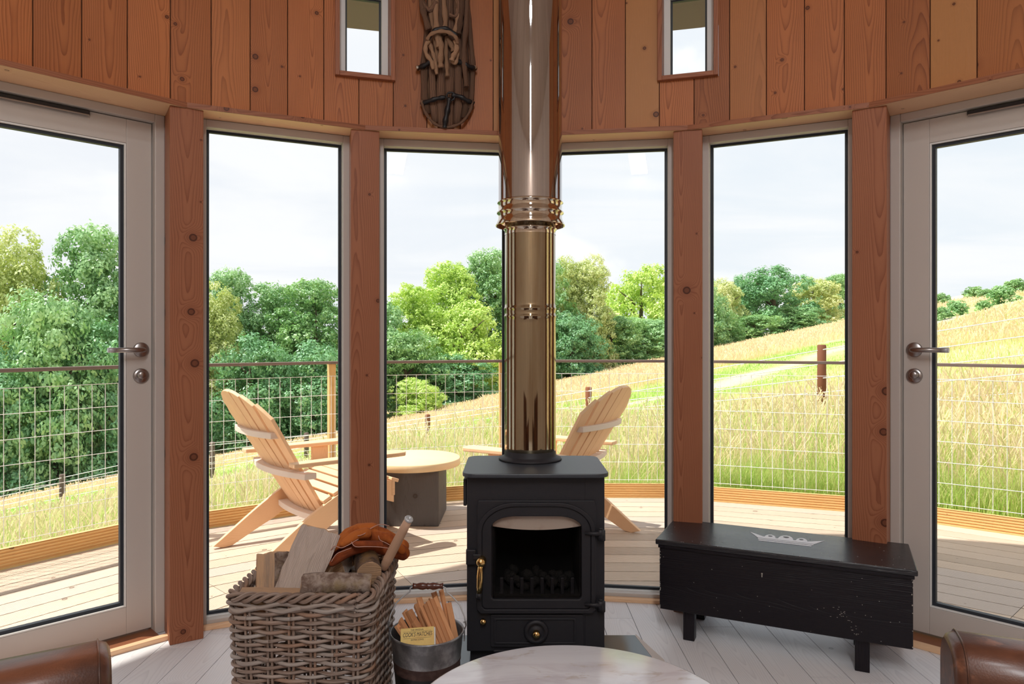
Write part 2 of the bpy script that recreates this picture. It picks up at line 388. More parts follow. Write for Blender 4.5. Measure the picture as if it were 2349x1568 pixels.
def leafmat(name,c1,c2,c3):
    m,t=newmat(name); rnd=t.attr('rnd'); oc=t.node('ShaderNodeTexCoord').outputs['Object']
    n=t.noise(oc,.55,3,.5); c=t.mix(rnd,c1,c2); c=t.mix(t.mr(n,.4,.68),c,c3)
    d=t.node('ShaderNodeBsdfDiffuse'); t.set(d.inputs[0],c); tl=t.node('ShaderNodeBsdfTranslucent'); t.set(tl.inputs[0],t.mix(.6,c,t.mix(1.0,c,(1.2,1.25,.5),'MULTIPLY')))
    gl=t.node('ShaderNodeBsdfGlossy'); gl.inputs['Roughness'].default_value=.45; t.set(gl.inputs[0],(.8,.85,.9))
    mx=t.node('ShaderNodeMixShader'); mx.inputs[0].default_value=.28; t.l.new(d.outputs[0],mx.inputs[1]); t.l.new(tl.outputs[0],mx.inputs[2])
    m2=t.node('ShaderNodeMixShader'); m2.inputs[0].default_value=.06; t.l.new(mx.outputs[0],m2.inputs[1]); t.l.new(gl.outputs[0],m2.inputs[2])
    t.l.new(m2.outputs[0],t.node('ShaderNodeOutputMaterial').inputs[0]); MATS[name]=m
leafmat('leaf_mid',(.17,.38,.155),(.36,.58,.25),(.46,.68,.32))
leafmat('leaf_dark',(.11,.29,.135),(.22,.47,.21),(.29,.54,.27))
leafmat('leaf_lime',(.42,.62,.12),(.60,.78,.20),(.70,.82,.28))
leafmat('leaf_gold',(.48,.58,.22),(.66,.72,.32),(.78,.78,.42))
def ground():
    m,t=newmat('field'); st=t.attr('straw'); tk=t.attr('track'); oc=t.node('ShaderNodeTexCoord').outputs['Object']
    n=t.noise(oc,1.1,6,.65); n2=t.noise(oc,7,5,.7); n3=t.noise(oc,.25,3,.5)
    g=t.mix(n2,(.42,.60,.16),(.62,.74,.30)); g=t.mix(t.mr(n,.45,.7),g,(.72,.74,.42))
    s=t.mix(n2,(.72,.57,.37),(.86,.70,.50)); s=t.mix(t.mr(n,.6,.8),s,(.66,.62,.34))
    k=t.m('ADD',st,t.m('MULTIPLY',t.m('SUBTRACT',n,.5),.9),clamp=True)
    c=t.mix(t.mr(k,.3,.7),g,s); c=t.mix(t.m('MULTIPLY',tk,t.mr(n2,.2,.5)),c,(.72,.60,.48))
    MATS['field']=finish(m,t,c,.9,0,t.bump(t.m('ADD',n,n2),1.0,.12),.1)
ground()
def blade(name,cs):
    m,t=newmat(name); rnd=t.attr('rnd'); c=t.ramp(rnd,[(i/(len(cs)-1),q) for i,q in enumerate(cs)])
    d=t.node('ShaderNodeBsdfDiffuse'); t.set(d.inputs[0],c); tl=t.node('ShaderNodeBsdfTranslucent'); t.set(tl.inputs[0],c)
    mx=t.node('ShaderNodeMixShader'); mx.inputs[0].default_value=.4; t.l.new(d.outputs[0],mx.inputs[1]); t.l.new(tl.outputs[0],mx.inputs[2])
    t.l.new(mx.outputs[0],t.node('ShaderNodeOutputMaterial').inputs[0]); MATS[name]=m
blade('blades',[(.33,.57,.11),(.50,.72,.18),(.70,.76,.31),(.80,.70,.42),(.90,.74,.50)])


# ================================================================== THE ROOM
class Bay:
    def __init__(s,a0,a1):
        m=R_((a0+a1)/2); h=R_(abs(a1-a0)/2); s.h=h; s.half=RR*math.sin(h); s.ap=RR*math.cos(h)
        s.N=Vector((math.sin(m),math.cos(m),0)); s.T=Vector((math.cos(m),-math.sin(m),0))
        s.M=basis(s.T,s.N,(0,0,1),(C0.x+s.ap*s.N.x,C0.y+s.ap*s.N.y,0))
def radial(a,r=0,z=0):
    a=R_(a); N=Vector((math.sin(a),math.cos(a),0)); T=Vector((math.cos(a),-math.sin(a),0))
    return basis(T,N,(0,0,1),(C0.x+r*N.x,C0.y+r*N.y,z))
ANG=[-57.7,-32.6,-16.36,0,16.36,32.6,57.7]
# ---- upper plank wall with the two little window openings
PW=3.386
def plank_wall(name,a_start,a_end,z0,z1,rin=RR+.006,holes=(),pw=PW,outer=True,mat='larch'):
    mb=MB(); n=max(1,round((a_end-a_start)/pw)); st=(a_end-a_start)/n
    for i in range(n):
        a,b=a_start+i*st,a_start+(i+1)*st; rnd=random.random()
        cuts=[a,b]
        for h in holes:
            for q in h[:2]:
                if a<q<b: cuts.append(q)
        cuts.sort()
        for c,d in zip(cuts[:-1],cuts[1:]):
            mid=(c+d)/2; zs=[(z0,z1)]
            for h in holes:
                if h[0]<mid<h[1]: zs=[(z0,h[2]),(h[3],z1)]
            for (za,zb) in zs:
                g=lambda q,e: q+(e if abs(q-a)<1e-6 else (-e if abs(q-b)<1e-6 else 0))
                def P(q,r,z): q=R_(q); return Vector((C0.x+r*math.sin(q),C0.y+r*math.cos(q),z))
                e=.045
                c1,d1=(c+e if c==a else c),(d-e if d==b else d)
                bb=mb.verts([P(c1,rin,za),P(d1,rin,za),P(d1,rin,zb),P(c1,rin,zb),P(c,rin+.006,za),P(d,rin+.006,za),P(d,rin+.006,zb),P(c,rin+.006,zb)])
                am=(a+b)/2
                uvf=lambda q,z:(z-1.5,(q-am)*math.pi/180*RR)
                mb.face([bb,bb+3,bb+2,bb+1],[uvf(c1,za),uvf(c1,zb),uvf(d1,zb),uvf(d1,za)],rnd,0)
                mb.face([bb,bb+4,bb+7,bb+3],[uvf(c1,za),uvf(c,za),uvf(c,zb),uvf(c1,zb)],rnd,1)
                mb.face([bb+1,bb+2,bb+6,bb+5],[uvf(d1,za),uvf(d1,zb),uvf(d,zb),uvf(d,za)],rnd,1)
                # solid behind
                for r0,r1,mm in ((rin+.006,rin+.022,1),)+(((RR+.19,RR+.21,2),) if outer else ()):
                    hx=[P(c,r0,za),P(d,r0,za),P(d,r1,za),P(c,r1,za),P(c,r0,zb),P(d,r0,zb),P(d,r1,zb),P(c,r1,zb)]
                    mb.hexa(hx,'z',rnd,mm)
    return struct(mb.build(name,[mat,'larch_dark_joint','outer_clad']))
HA=2.95; HZ0,HZ1=2.25,2.70
holes=[(-16.36-HA,-16.36+HA,HZ0,HZ1),(16.36-HA,16.36+HA,HZ0,HZ1)]
plank_wall('wall_front',-57.7,57.7,HEAD+.004,3.12,holes=holes)
plank_wall('wall_left',-150,-57.7,0,3.12,mat='pale_board')
plank_wall('wall_right',57.7,150,0,3.12,mat='pale_board')
plank_wall('wall_back',150,210,0,3.12,mat='pale_board')
# ---- ceiling cone of boards and roof with eaves
mb=MB(); n=56
for i in range(n):
    a,b=360/n*i,360/n*(i+1); rnd=random.random()
    def P(q,r,z): q=R_(q); return Vector((C0.x+r*math.sin(q),C0.y+r*math.cos(q),z))
    hx=[P(a,2.44,3.10),P(b,2.44,3.10),P(b,.02,4.15),P(a,.02,4.15),P(a,2.44,3.14),P(b,2.44,3.14),P(b,.02,4.19),P(a,.02,4.19)]
    mb.hexa(hx,'y',rnd,0)
struct(mb.build('ceiling','pale_board'))
mb=MB(); mb.lathe([(2.60,3.14),(3.50,2.93),(3.52,2.97),(.3,4.6),(.02,4.62)],64,Matrix.Translation((C0.x,C0.y,0)),smooth=False)
struct(mb.build('roof','outer_clad'))
# ---- floor boards
mb=MB(); x=-2.75
while x<2.85:
    y=-2.3+random.uniform(-.9,0)
    while y<3.4:
        L=random.uniform(.75,1.35); rnd=random.random()
        mb.box((x+.065,y+L/2,-.011),(.1276,L-.0022,.022),grain='y',rnd=rnd)
        y+=L
    x+=.13
fl=mb.build('floor','whitewash'); bm=bmesh.new(); bm.from_mesh(fl.data)
for a,b in list(zip(ANG[:-1],ANG[1:]))+[(57.7+i*16.307,57.7+(i+1)*16.307) for i in range(15)]:
    B=Bay(a,b); n_=.20
    bmesh.ops.bisect_plane(bm,geom=bm.verts[:]+bm.edges[:]+bm.faces[:],plane_co=B.M@Vector((0,n_,0)),plane_no=B.N,clear_outer=True)
bm.to_mesh(fl.data); bm.free(); struct(fl)
mb=MB(); mb.lathe([(0,-.03),(2.50,-.03),(2.50,-.024),(0,-.024)],48,Matrix.Translation((C0.x,C0.y,0)),smooth=False); struct(mb.build('trim_1','larch_dark_joint'))
# ---- posts and head boards
ti=[1]
def trim(mb,mat,bevel=0):
    ti[0]+=1; return struct(mb.build('trim_%d'%ti[0],mat,bevel=bevel))
for a in ANG:
    mb=MB(); mb.box((0,.125,HEAD/2),(.118,.25,HEAD-.001),radial(a,RR+.004),rnd=random.random()*.9+.05)
    trim(mb,'larch_post',.002)
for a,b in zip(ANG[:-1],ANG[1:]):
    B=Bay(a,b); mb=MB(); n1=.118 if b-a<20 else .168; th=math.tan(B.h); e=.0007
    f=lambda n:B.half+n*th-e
    P=[(-f(0),-.004,HEAD),(f(0),-.004,HEAD),(f(0),0,HEAD),(-f(0),0,HEAD)]; P=[B.M@Vector(p) for p in P]; mb.hexa(P+[p+Vector((0,0,.019)) for p in P],'x',None,0); trim(mb,'larch_post'); mb=MB()  # thin darker strip: room-side shade of the head board's edge, put into colour
    P=[(-f(0),0,HEAD),(f(0),0,HEAD),(f(n1),n1,HEAD),(-f(n1),n1,HEAD)]
    P=[B.M@Vector(p) for p in P]; mb.hexa(P+[p+Vector((0,0,.019)) for p in P],'x',None,0); trim(mb,'larch_pale_front')
    mb=MB(); P=[(-f(n1),n1,HEAD+.001),(f(n1),n1,HEAD+.001),(f(.30),.30,HEAD+.001),(-f(.30),.30,HEAD+.001)]
    P=[B.M@Vector(p) for p in P]; mb.hexa(P+[p+Vector((0,0,.05)) for p in P],'x',None,0); trim(mb,'outer_clad')
# ---- tall fixed windows
def ring(mb,s0,s1,z0,z1,w,n0,n1,M,mat=0,wb=None,wt=None):
    wb=w if wb is None else wb; wt=w if wt is None else wt
    y=(n0+n1)/2; d=n1-n0
    mb.box((s0+w/2,y,(z0+z1)/2),(w,d,z1-z0),M,'z',mat=mat); mb.box((s1-w/2,y,(z0+z1)/2),(w,d,z1-z0),M,'z',mat=mat)
    mb.box(((s0+s1)/2,y,z0+wb/2),(s1-s0-2*w,d,wb),M,'x',mat=mat); mb.box(((s0+s1)/2,y,z1-wt/2),(s1-s0-2*w,d,wt),M,'x',mat=mat)
wn=0
for a,b in zip(ANG[1:-2],ANG[2:-1]):
    wn+=1; B=Bay(a,b); I=Matrix.Identity(4)
    r=empty('window_%d'%wn,kind='structure'); r.matrix_world=B.M
    mb=MB(); ring(mb,-.302,.302,.0,HEAD-.001,.031,.116,.150,I); mb.build('frame','frame_paint',r,.002)
    mb=MB(); ring(mb,-.300,.300,.0,HEAD-.002,.028,.1502,.205,I,wb=.034); mb.build('reveal','frame_white',r,.002)  # reveal whiter than the frame face: daylight on it put into the paint
    mb=MB(); ring(mb,-.2715,.2715,.0345,2.006,.0115,.165,.180,I); mb.build('gasket','gasket',r)
    mb=MB(); mb.box((0,.1725,1.02),(.526,.004,1.95)); mb.build('glass_pane','glass',r)
    mb=MB(); mb.box((0,.1005,.008),(.578,.028,.0155),grain='x'); mb.build('floor_strip','larch_pale_front',r,.001)
wn=4
for am in (-16.36,16.36):
    wn+=1; r=empty('window_%d'%wn,kind='structure'); r.matrix_world=radial(am,RR); I=Matrix.Identity(4); hw=RR*math.sin(R_(HA))
    mb=MB(); ring(mb,-hw,hw,HZ0,HZ1,.019,-.018,.115,I); mb.build('liner','larch_post',r,.0015)
    mb=MB(); ring(mb,-hw+.019,hw-.019,HZ0+.019,HZ1-.019,.028,.085,.15,I,wt=.036); mb.build('frame','frame_white',r,.002)
    mb=MB(); ring(mb,-hw+.047,hw-.047,HZ0+.047,HZ1-.055,.008,.118,.133,I); mb.build('gasket','gasket',r)
    mb=MB(); mb.box((0,.126,(HZ0+HZ1)/2),(2*hw-.1,.004,HZ1-HZ0-.1)); mb.build('glass_pane','glass',r)
# ---- glazed doors
for dn,(a,b,sg) in enumerate(((-57.7,-32.6,1),(32.6,57.7,-1)),1):
    B=Bay(a,b); I=Matrix.Identity(4); r=empty('door_%d'%dn,kind='structure'); r.matrix_world=B.M
    mb=MB(); 
    for s_ in (-1,1): mb.box((s_*.482,.205,1.018),(.036,.08,2.034)); mb.box((s_*.4655,.222,1.0),(.006,.05,2.0))
    mb.box((0,.205,2.019),(.928,.08,.032),grain='x'); mb.build('frame','frame_paint',r,.003)
    mb=MB()
    for s_ in (-1,1): mb.box((s_*.5075,.105,1.015),(.014,.12,2.03))
    mb.build('liner','larch_pale_front',r,.001)
    lf=MB(); ring(lf,-.459,.459,.022,2.000,.09,.19,.250,I,wb=.103,wt=.093); leaf=lf.build('door_leaf','frame_paint',r,.002)
    mb=MB(); ring(mb,-.368,.368,.126,1.906,.006,.1905,.21,I); mb.build('glazing_bead','frame_white',leaf,.001)
    mb=MB(); ring(mb,-.362,.362,.132,1.900,.012,.2,.222,I); mb.build('gasket','gasket',leaf)
    mb=MB(); mb.box((0,.214,1.016),(.70,.004,1.75)); mb.build('glass_pane','glass',leaf)
    mb=MB(); mb.box((0,.2,.006),(.925,.2,.012),grain='x'); mb.box((0,.285,-.01),(.98,.06,.03),grain='x'); mb.build('threshold','threshold',r)
    mb=MB(); mb.box((0,.087,.009),(.99,.03,.018),grain='x'); mb.build('floor_strip','larch_pale_front',r,.002)
    mb=MB(); mb.box((0,.184,1.990),(.486,.012,.016),grain='x'); cl=mb.build('door_closer','dark_metal',r,.002)
    mb=MB(); mb.box((0,.178,1.981),(.480,.006,.006),grain='x'); mb.build('closer_rail','brushed',cl,.001)
    # lever handle
    sx=sg*.420
    A=basis((1,0,0),(0,0,1),(0,-1,0),(sx,.19,1.113))
    mb=MB(); mb.lathe([(0,0),(.0285,0),(.0285,.006),(.026,.009),(0,.009)],36,A)
    ros=mb.build('door_handle','brushed',leaf)
    p=[(sx,.185,1.113),(sx,.155,1.113),(sx-sg*.004,.145,1.113),(sx-sg*.014,.138,1.113),(sx-sg*.04,.135,1.113),(sx-sg*.105,.135,1.113)]
    mb=MB(); mb.tube(p,[.0095]*6,14); mb.build('lever','brushed',ros)
    mb=MB(); mb.tube([(sx-sg*.105,.135,1.113),(sx-sg*.130,.135,1.113)],.0098,14); mb.build('lever_tip','zinc',ros)
    A=basis((1,0,0),(0,0,1),(0,-1,0),(sx,.19,1.012))
    mb=MB(); mb.lathe([(0,0),(.0285,0),(.0285,.006),(.026,.009),(0,.009)],36,A); mb.lathe([(.016,.009),(.015,.026),(.012,.030),(0,.030)],24,A@Matrix.Translation((-sg*.003,.004,0)))
    mb.box((0,-.014,.014),(.003,.006,.012),A)
    mb.build('thumb_turn','brushed',leaf)

# ---- added fill lamps, unseen behind and above the camera, to brighten the room
def round_fill_lamp(x,y,z,label,power,r=.17):
    root=empty('fill_light_round',(x,y,z),label=label,cat='fill light')
    mb=MB(); mb.lathe([(0,0),(r*1.05,0),(r*1.05,-.03),(r,-.035),(0,-.035)],40); mb.build('fill_light_mount','frame_paint',root)
    mb=MB(); mb.lathe([(r*.96,-.036),(r*.9,-.055),(r*.6,-.068),(0,-.072)],40); mb.build('fill_light_diffuser','bulb_opal',root)
    l=bpy.data.lights.new('fill_light_area','AREA'); l.shape='DISK'; l.size=r*1.7; l.energy=power; l.color=(.93,.97,1)
    o=bpy.data.objects.new('fill_light_area',l); COL.objects.link(o); o.parent=root; o.location=(0,0,-.085)
round_fill_lamp(.09,-.10,4.15-math.dist((.09,-.10),(C0.x,C0.y))*(1.05/2.42)-.13,'added round fill light over the middle of the room, unseen above the camera',13,.22)
SL=math.atan(1.05/2.42); yl=-1.28; zl_=4.15-abs(yl-C0.y)*(1.05/2.42)
ll=empty('fill_strip',(.061,yl,zl_-.045),rot=(SL,0,0),label='added strip fill light on the back ceiling slope, standing in for an unseen rooflight',cat='fill light')  # added light: fills the room and makes the bright streak on the flue
mb=MB(); mb.box((0,0,0),(.22,1.12,.03)); mb.build('fill_strip_housing','frame_white',ll,.004)
l=bpy.data.lights.new('fill_strip_area','AREA'); l.shape='RECTANGLE'; l.size=.18; l.size_y=1.06; l.energy=35; l.color=(.95,.98,1)
o=bpy.data.objects.new('fill_strip_area',l); COL.objects.link(o); o.parent=ll; o.location=(0,0,-.018)

# ================================================================== STOVE
FX,FY=.0705,2.70
st=empty('wood_burning_stove',(.083,2.44,.012),label='black cast iron wood burning stove with brass handle standing on dark glass hearth',cat='stove')
def rrect(x0,x1,y0,y1,r,n=6):
    p=[]
    for (cx,cy,a) in ((x1-r,y0+r,-90),(x1-r,y1-r,0),(x0+r,y1-r,90),(x0+r,y0+r,180)):
        for k in range(n+1):
            q=R_(a+90*k/n); p.append((cx+r*math.cos(q),cy+r*math.sin(q)))
    return p
# body as walls around a firebox opening
mb=MB(); BW=.241; D=.33; zb,zt=.050,.664
ox0,ox1,oz0,oz1=-.157,.163,.225,.535
mb.box((-BW+.045,D/2,(zb+zt)/2),(.09,D,zt-zb)); mb.box((BW-.035,D/2,(zb+zt)/2),(.07,D,zt-zb))
mb.box((.005,D/2,(zb+oz0)/2),(.34,D-.001,oz0-zb)); mb.box((.005,D/2,(oz1+zt)/2),(.34,D-.001,zt-oz1)); mb.box((.005,D-.01,(oz0+oz1)/2),(.34,.02,oz1-oz0))
mb.build('body','cast_iron',st,.004,bseg=3)
mb=MB(); mb.box((.003,D-.03,.38),(.31,.015,.31)); mb.box((-.150,.17,.38),(.010,.30,.31)); mb.box((.160,.17,.38),(.010,.30,.31)); mb.box((.003,.17,.231),(.31,.30,.012)); mb.box((.003,.17,.530),(.31,.30,.010)); mb.build('firebrick_lining','firebox',st)
mb=MB()
for i in range(8):
    mb.box((-.120+i*.036,.045,.265),(.014,.012,.06))
mb.build('log_bars','cast_iron',st,.003)
mb=MB()
for i in range(26):
    p=Vector((random.uniform(-.11,.13),random.uniform(.07,.22),.250+random.uniform(0,.02))); rr=random.uniform(.014,.028)
    mb.lathe([(0,-rr*.7),(rr*.8,-rr*.5),(rr,0),(rr*.7,rr*.5),(0,rr*.7)],7,Matrix.Translation(p)@Euler((random.random()*3,random.random()*3,0)).to_matrix().to_4x4())
tag(mb.build('embers','coal',st),kind='stuff')
mb=MB(); A=basis((1,0,0),(0,0,1),(0,-1,0),(.002,.022,0)); mb.poly_prism([(.157*v,.486-.014*(1-v*v)) for v in [-1+k/6 for k in range(13)]]+[(.157,.535),(-.157,.535)],0,.012,A); mb.build('baffle_brick','firebrick',st)
# top plate
T0=.664
prof=rrect(-.256,.254,-.042,.345,.045,8)
mb=MB(); mb.poly_prism(prof,T0,T0+.014); mb.build('top_plate','cast_top',st,.003)
# plinth and feet
mb=MB(); mb.box((0,.175,.0245),(.462,.28,.049)); mb.build('plinth','cast_iron',st,.002)
# door
DX0,DX1,DZ0,DZ1=-.202,.168,.098+.04,.600
def arch(x0,x1,z0,z1,ra,n=10,rise=None,rc=.012):
    """closed outline in xz, ccw, soft elliptical shoulders at the top"""
    p=[(x0+rc,z0),(x1-rc,z0),(x1,z0+rc)]
    for k in range(n+1):
        q=R_(90*k/n); p.append((x1-ra*(1-math.cos(q)),z1-rise+rise*math.sin(q)))
    for k in range(n+1):
        q=R_(90+90*k/n); p.append((x0+ra*(1+math.cos(q)),z1-rise+rise*math.sin(q)))
    p.append((x0,z0+rc)); return p
def plate_with_hole(mb,outer,inner,y0,y1,mat=0):
    n=len(outer); b=mb.verts([(p[0],y0,p[1]) for p in outer]+[(p[0],y0,p[1]) for p in inner]+[(p[0],y1,p[1]) for p in outer]+[(p[0],y1,p[1]) for p in inner])
    for i in range(n):
        j=(i+1)%n
        mb.face([b+i,b+j,b+n+j,b+n+i],None,.5,mat); mb.face([b+2*n+i,b+3*n+i,b+3*n+j,b+2*n+j],None,.5,mat)
        mb.face([b+i,b+2*n+i,b+2*n+j,b+j],None,.5,mat); mb.face([b+n+i,b+n+j,b+3*n+j,b+3*n+i],None,.5,mat)
mb=MB()
mb.poly_prism([(p[0],p[1]) for p in rrect(DX0-.002,DX1+.004,DZ0,DZ1+.008,.010,4)],0,.006,basis((1,0,0),(0,0,1),(0,-1,0),(0,.0,0))) if False else None
def hole_rect(x0,x1,z0,z1,ref):  # outline with same count as ref, projected to a rectangle
    out=[]; cx=(x0+x1)/2; cz=(z0+z1)/2
    for (x,z) in ref:
        dx,dz=x-cx,z-cz; k=min((x1-cx)/abs(dx) if abs(dx)>1e-6 else 1e9,(z1-cz)/abs(dz) if abs(dz)>1e-6 else 1e9); out.append((cx+dx*k,cz+dz*k))
    return out
inner=arch(-.150+.002,.168-.002-.0,.190,.555,.10,rise=.05,rc=.008); inner=arch(-.155,.159,.237,.5255,.085,rise=.040,rc=.008)
o1=arch(-.203,.207,.189,.574,.13,rise=.10,rc=.012)
o2=arch(-.188,.192,.204,.560,.12,rise=.088,rc=.010)
orect=hole_rect(-.2045,.2105,.186,.580,o1)
door=MB(); plate_with_hole(door,orect,o2,-.010,.002); d0=door.build('door','cast_iron',st,.002)
mb=MB(); plate_with_hole(mb,o1,o2,-.020,-.009); mb.build('arched_rim','cast_iron',d0,.003,bseg=3)
mb=MB(); plate_with_hole(mb,o2,inner,-.014,.002); mb.build('inner_frame','cast_iron',d0,.003)
mb=MB(); b=mb.verts([(p[0],-.004,p[1]) for p in inner]); mb.face(list(range(b,b+len(inner)))); mb.build('glass_pane','stove_glass',d0)
for hz in (.469,.222):
    mb=MB(); mb.tube([(.170,-.020,hz),(.20,-.026,hz),(.228,-.026,hz)],[.005,.007,.009],10); mb.tube([(.224,-.022,hz-.024),(.224,-.022,hz+.014)],.011,12); mb.tube([(.232,-.012,hz-.028),(.232,-.012,hz+.008)],.010,8)
    h=mb.build('hinge','cast_iron',d0)
    mb=MB(); mb.tube([(.224,-.022,hz+.014),(.224,-.022,hz+.019)],.006,10); mb.build('hinge_pin','dark_metal',h)
# catch + handle
mb=MB(); mb.box((-.226,-.008,.384),(.034,.020,.052)); mb.box((-.205,-.016,.386),(.03,.012,.02)); mb.build('door_catch','cast_iron',st,.003)
mb=MB(); A=basis((1,0,0),(0,0,1),(0,-1,0),(-.190,-.014,.374)); mb.lathe([(.013,0),(.018,.004),(.013,.010),(.016,.020),(.017,.028),(.012,.036),(0,.039)],24,A)
mb.tube([(-.190,-.034,.374),(-.192,-.040,.352),(-.193,-.043,.325),(-.195,-.040,.292),(-.1965,-.034,.266)],[.009,.0095,.0115,.0105,.009],16)
hd=mb.build('door_handle','brass',st)
mb=MB(); mb.tube([(-.1965,-.034,.267),(-.1965,-.033,.252),(-.196,-.028,.246)],[.0095,.010,.006],14); mb.build('handle_tip','cast_iron',hd)
# ash drawer panel
mb=MB(); pr=rrect(-.158,.166,.068,.181,.006,3); A=basis((1,0,0),(0,0,1),(0,-1,0),(0,.001,0))
mb.poly_prism(pr,0,.008,A); ap=mb.build('ash_door','cast_iron',st,.002)
mb=MB(); plate_with_hole(mb,[(x,z) for x,z in rrect(-.146,.140,.080,.170,.004,3)],[(x,z) for x,z in rrect(-.139,.133,.086,.164,.004,3)],-.011,-.006); mb.build('panel_moulding','cast_iron',ap,.0015)
A=basis((1,0,0),(0,0,1),(0,-1,0),(.001,-.007,.124))
mb=MB(); mb.lathe([(0,0),(.040,0),(.043,.004),(.040,.012),(.032,.014),(.028,.012),(.027,.010),(.020,.010),(.016,.014),(0,.014)],40,A); wh=mb.build('air_wheel','cast_iron',ap)
mb=MB(); mb.lathe([(.006,.013),(.012,.016),(.012,.020),(.008,.023),(.012,.027),(.013,.032),(.009,.037),(0,.039)],24,A); mb.build('wheel_knob','brass',wh)
mb=MB(); mb.lathe([(.004,0),(.006,.006),(.011,.012),(.011,.018),(.007,.023),(0,.025)],20,basis((1,0,0),(0,0,1),(0,-1,0),(-.183,.0,.160))); mb.build('air_knob','brass',st)
mb=MB(); mb.box((-.249,.05,.60),(.012,.05,.095)); mb.build('side_air_control','dark_metal',st,.003)
mb=MB(); mb.box((.003,-.002,.058),(.30,.03,.008)); mb.build('ash_lip','cast_iron',st,.002)
# flue collar
mb=MB(); mb.lathe([(.118,0),(.122,.003),(.119,.008),(.104,.014),(.100,.020),(.099,.036),(.096,.042),(.09,.042)],56,Matrix.Translation((FX-.083,FY-2.44,T0+.014))); mb.build('flue_collar','cast_iron',st)
# ---- flue
fz=.012+T0+.014
fl=empty('flue_pipe',(FX,FY,fz),label='polished steel flue pipe rising from the black stove to the ceiling',cat='flue pipe')
zz=lambda py:EYE-(py-HY)/F*(FY-.11)-fz
rl=.098; ru=.1235
def band(z,r,h=.004,w=.006): return [(r,z-w),(r+h,z-w*.3),(r+h,z+w*.3),(r,z+w)]
zj=zz(705)
mb=MB(); mb.lathe([(rl-.004,.018),(rl,.018),(rl+.001,.05)]+[(rl+.001,zj-.055)]+band(zj-.03,rl+.001,.002)+band(zj,rl+.001,.002)+[(rl,zj+.02),(rl,zz(505))],96)
lo=mb.build('lower_pipe','steel_lower',fl)
mb=MB(); mb.lathe([(rl+.001,zz(530))]+band(zz(516),rl,.005)+[(rl,zz(500)),(rl,zz(470))],96); mb.build('pipe_bead','steel_collar',lo)
zc0,zc1,zc2=zz(497),zz(478),zz(455)
mb=MB(); mb.lathe([(rl+.001,zc0+.012),(ru-.002,zc0-.0),(ru+.010,zc0-.018),(ru+.011,zc0-.016),(ru+.002,zc0+.004),(ru,zc0+.014),(ru,zc1-.008),(ru+.006,zc1-.002),(ru+.007,zc1+.003),(ru,zc1+.008),(ru,zc2-.004),(ru+.004,zc2),(ru+.005,zc2+.004),(ru,zc2+.008)],96)
mb.build('joint_collar','steel_collar',fl)
mb=MB(); mb.lathe([(ru-.0005,zc2),(ru-.0005,3.20-fz)],128); mb.build('upper_pipe','steel_upper',fl)
# ---- hearth
mb=MB(); mb.poly_prism([(-.335,2.17),(.46,2.17),(.505,2.50),(.475,2.695),(-.335,2.695)],.0005,.012)
tag(mb.build('hearth_slab','glass_slab',bevel=.002),'dark glass hearth slab lying under the wood burning stove','hearth')
mb=MB(); mb.poly_prism([(.462,2.17),(.54,2.17),(.545,2.50),(.482,2.72),(.479,2.695),(.508,2.50)],.0003,.006)
tag(mb.build('hearth_trim','hearth_edge'),'narrow pale strip on the floor along the right edge of the hearth','trim')

# ================================================================== COFFEE TABLE
ct=empty('coffee_table',(.135,1.447,0),label='low round coffee table with white marble top in front of the stove',cat='coffee table')
mb=MB(); mb.lathe([(0,.314),(.352,.314),(.358,.318),(.360,.324),(.360,.356),(.357,.362),(.352,.364),(0,.364)],160,mats=[1,1,1,1,0,0,0]); mb.build('tabletop',['marble','marble_edge'],ct)
mb=MB(); mb.lathe([(0,.0),(.26,.0),(.262,.006),(.262,.300),(.255,.313),(0,.313)],64); mb.build('pedestal','black_leg',ct)

# ================================================================== CHEST
# front line runs from (.576,2.70) to (1.345,2.345); local x along the front, y to the back
p0=Vector((.571,2.700,0)); p1=Vector((1.345,2.338,0)); xa=(p1-p0).normalized(); LN=(p1-p0).length
ang=math.atan2(xa.y,xa.x)
ch=empty('blanket_chest',p0,rz=ang,label='long black painted wooden chest with a pale crown on its lid',cat='chest')
CD=.315; zb,zt=.112,.362
mb=MB(); mb.box((LN/2,.009,(zb+zt)/2),(LN,.018,zt-zb),grain='x'); mb.build('front_board','chestblack',ch,.003)
mb=MB(); mb.box((LN/2,CD-.009,(zb+zt)/2),(LN,.018,zt-zb),grain='x'); mb.build('back_board','chestblack',ch,.003)
mb=MB(); mb.box((LN/2,CD/2,zb+.03),(LN-.06,CD-.04,.016),grain='x'); mb.build('bottom_board','chestblack',ch)
for xx in (.072,LN-.088):
    mb=MB(); mb.box((xx,CD/2,.235),(.018,CD-.037,.25)); e=mb.build('end_board','chestblack',ch,.002) if False else None
for xx in (.012,LN-.012):
    mb=MB(); mb.box((xx,CD/2,(zb+zt)/2),(.020,CD-.037,zt-zb-.002),grain='y'); mb.build('end_board','chestblack',ch,.002)
for xx,wd in ((.108,.042),(LN-.152,.046)):
    for yy,hh in ((.040,.044),(CD-.05,.044)):
        mb=MB(); mb.box((xx,yy,.072),(wd,hh,.143)); mb.build('foot','chestblack',ch,.002)
lid=MB(); lid.box((LN/2,CD/2+.0,zt+.011),(LN+.026,CD+.028,.020),grain='x'); ld=lid.build('lid','chestlid',ch,.004,bseg=3)
mb=MB(); mb.box((LN/2,-.004,zt-.006),(LN+.008,.008,.012),grain='x'); mb.build('lid_moulding','chestblack',ld,.002)
mb=MB(); mb.lathe([(0,0),(.003,0),(.003,.002),(0,.002)],12,basis((1,0,0),(0,0,1),(0,-1,0),(.375,-.0002,.300))); mb.box((.375,-.0012,.294),(.003,.002,.012)); k=mb.build('keyhole','scuff',ch)
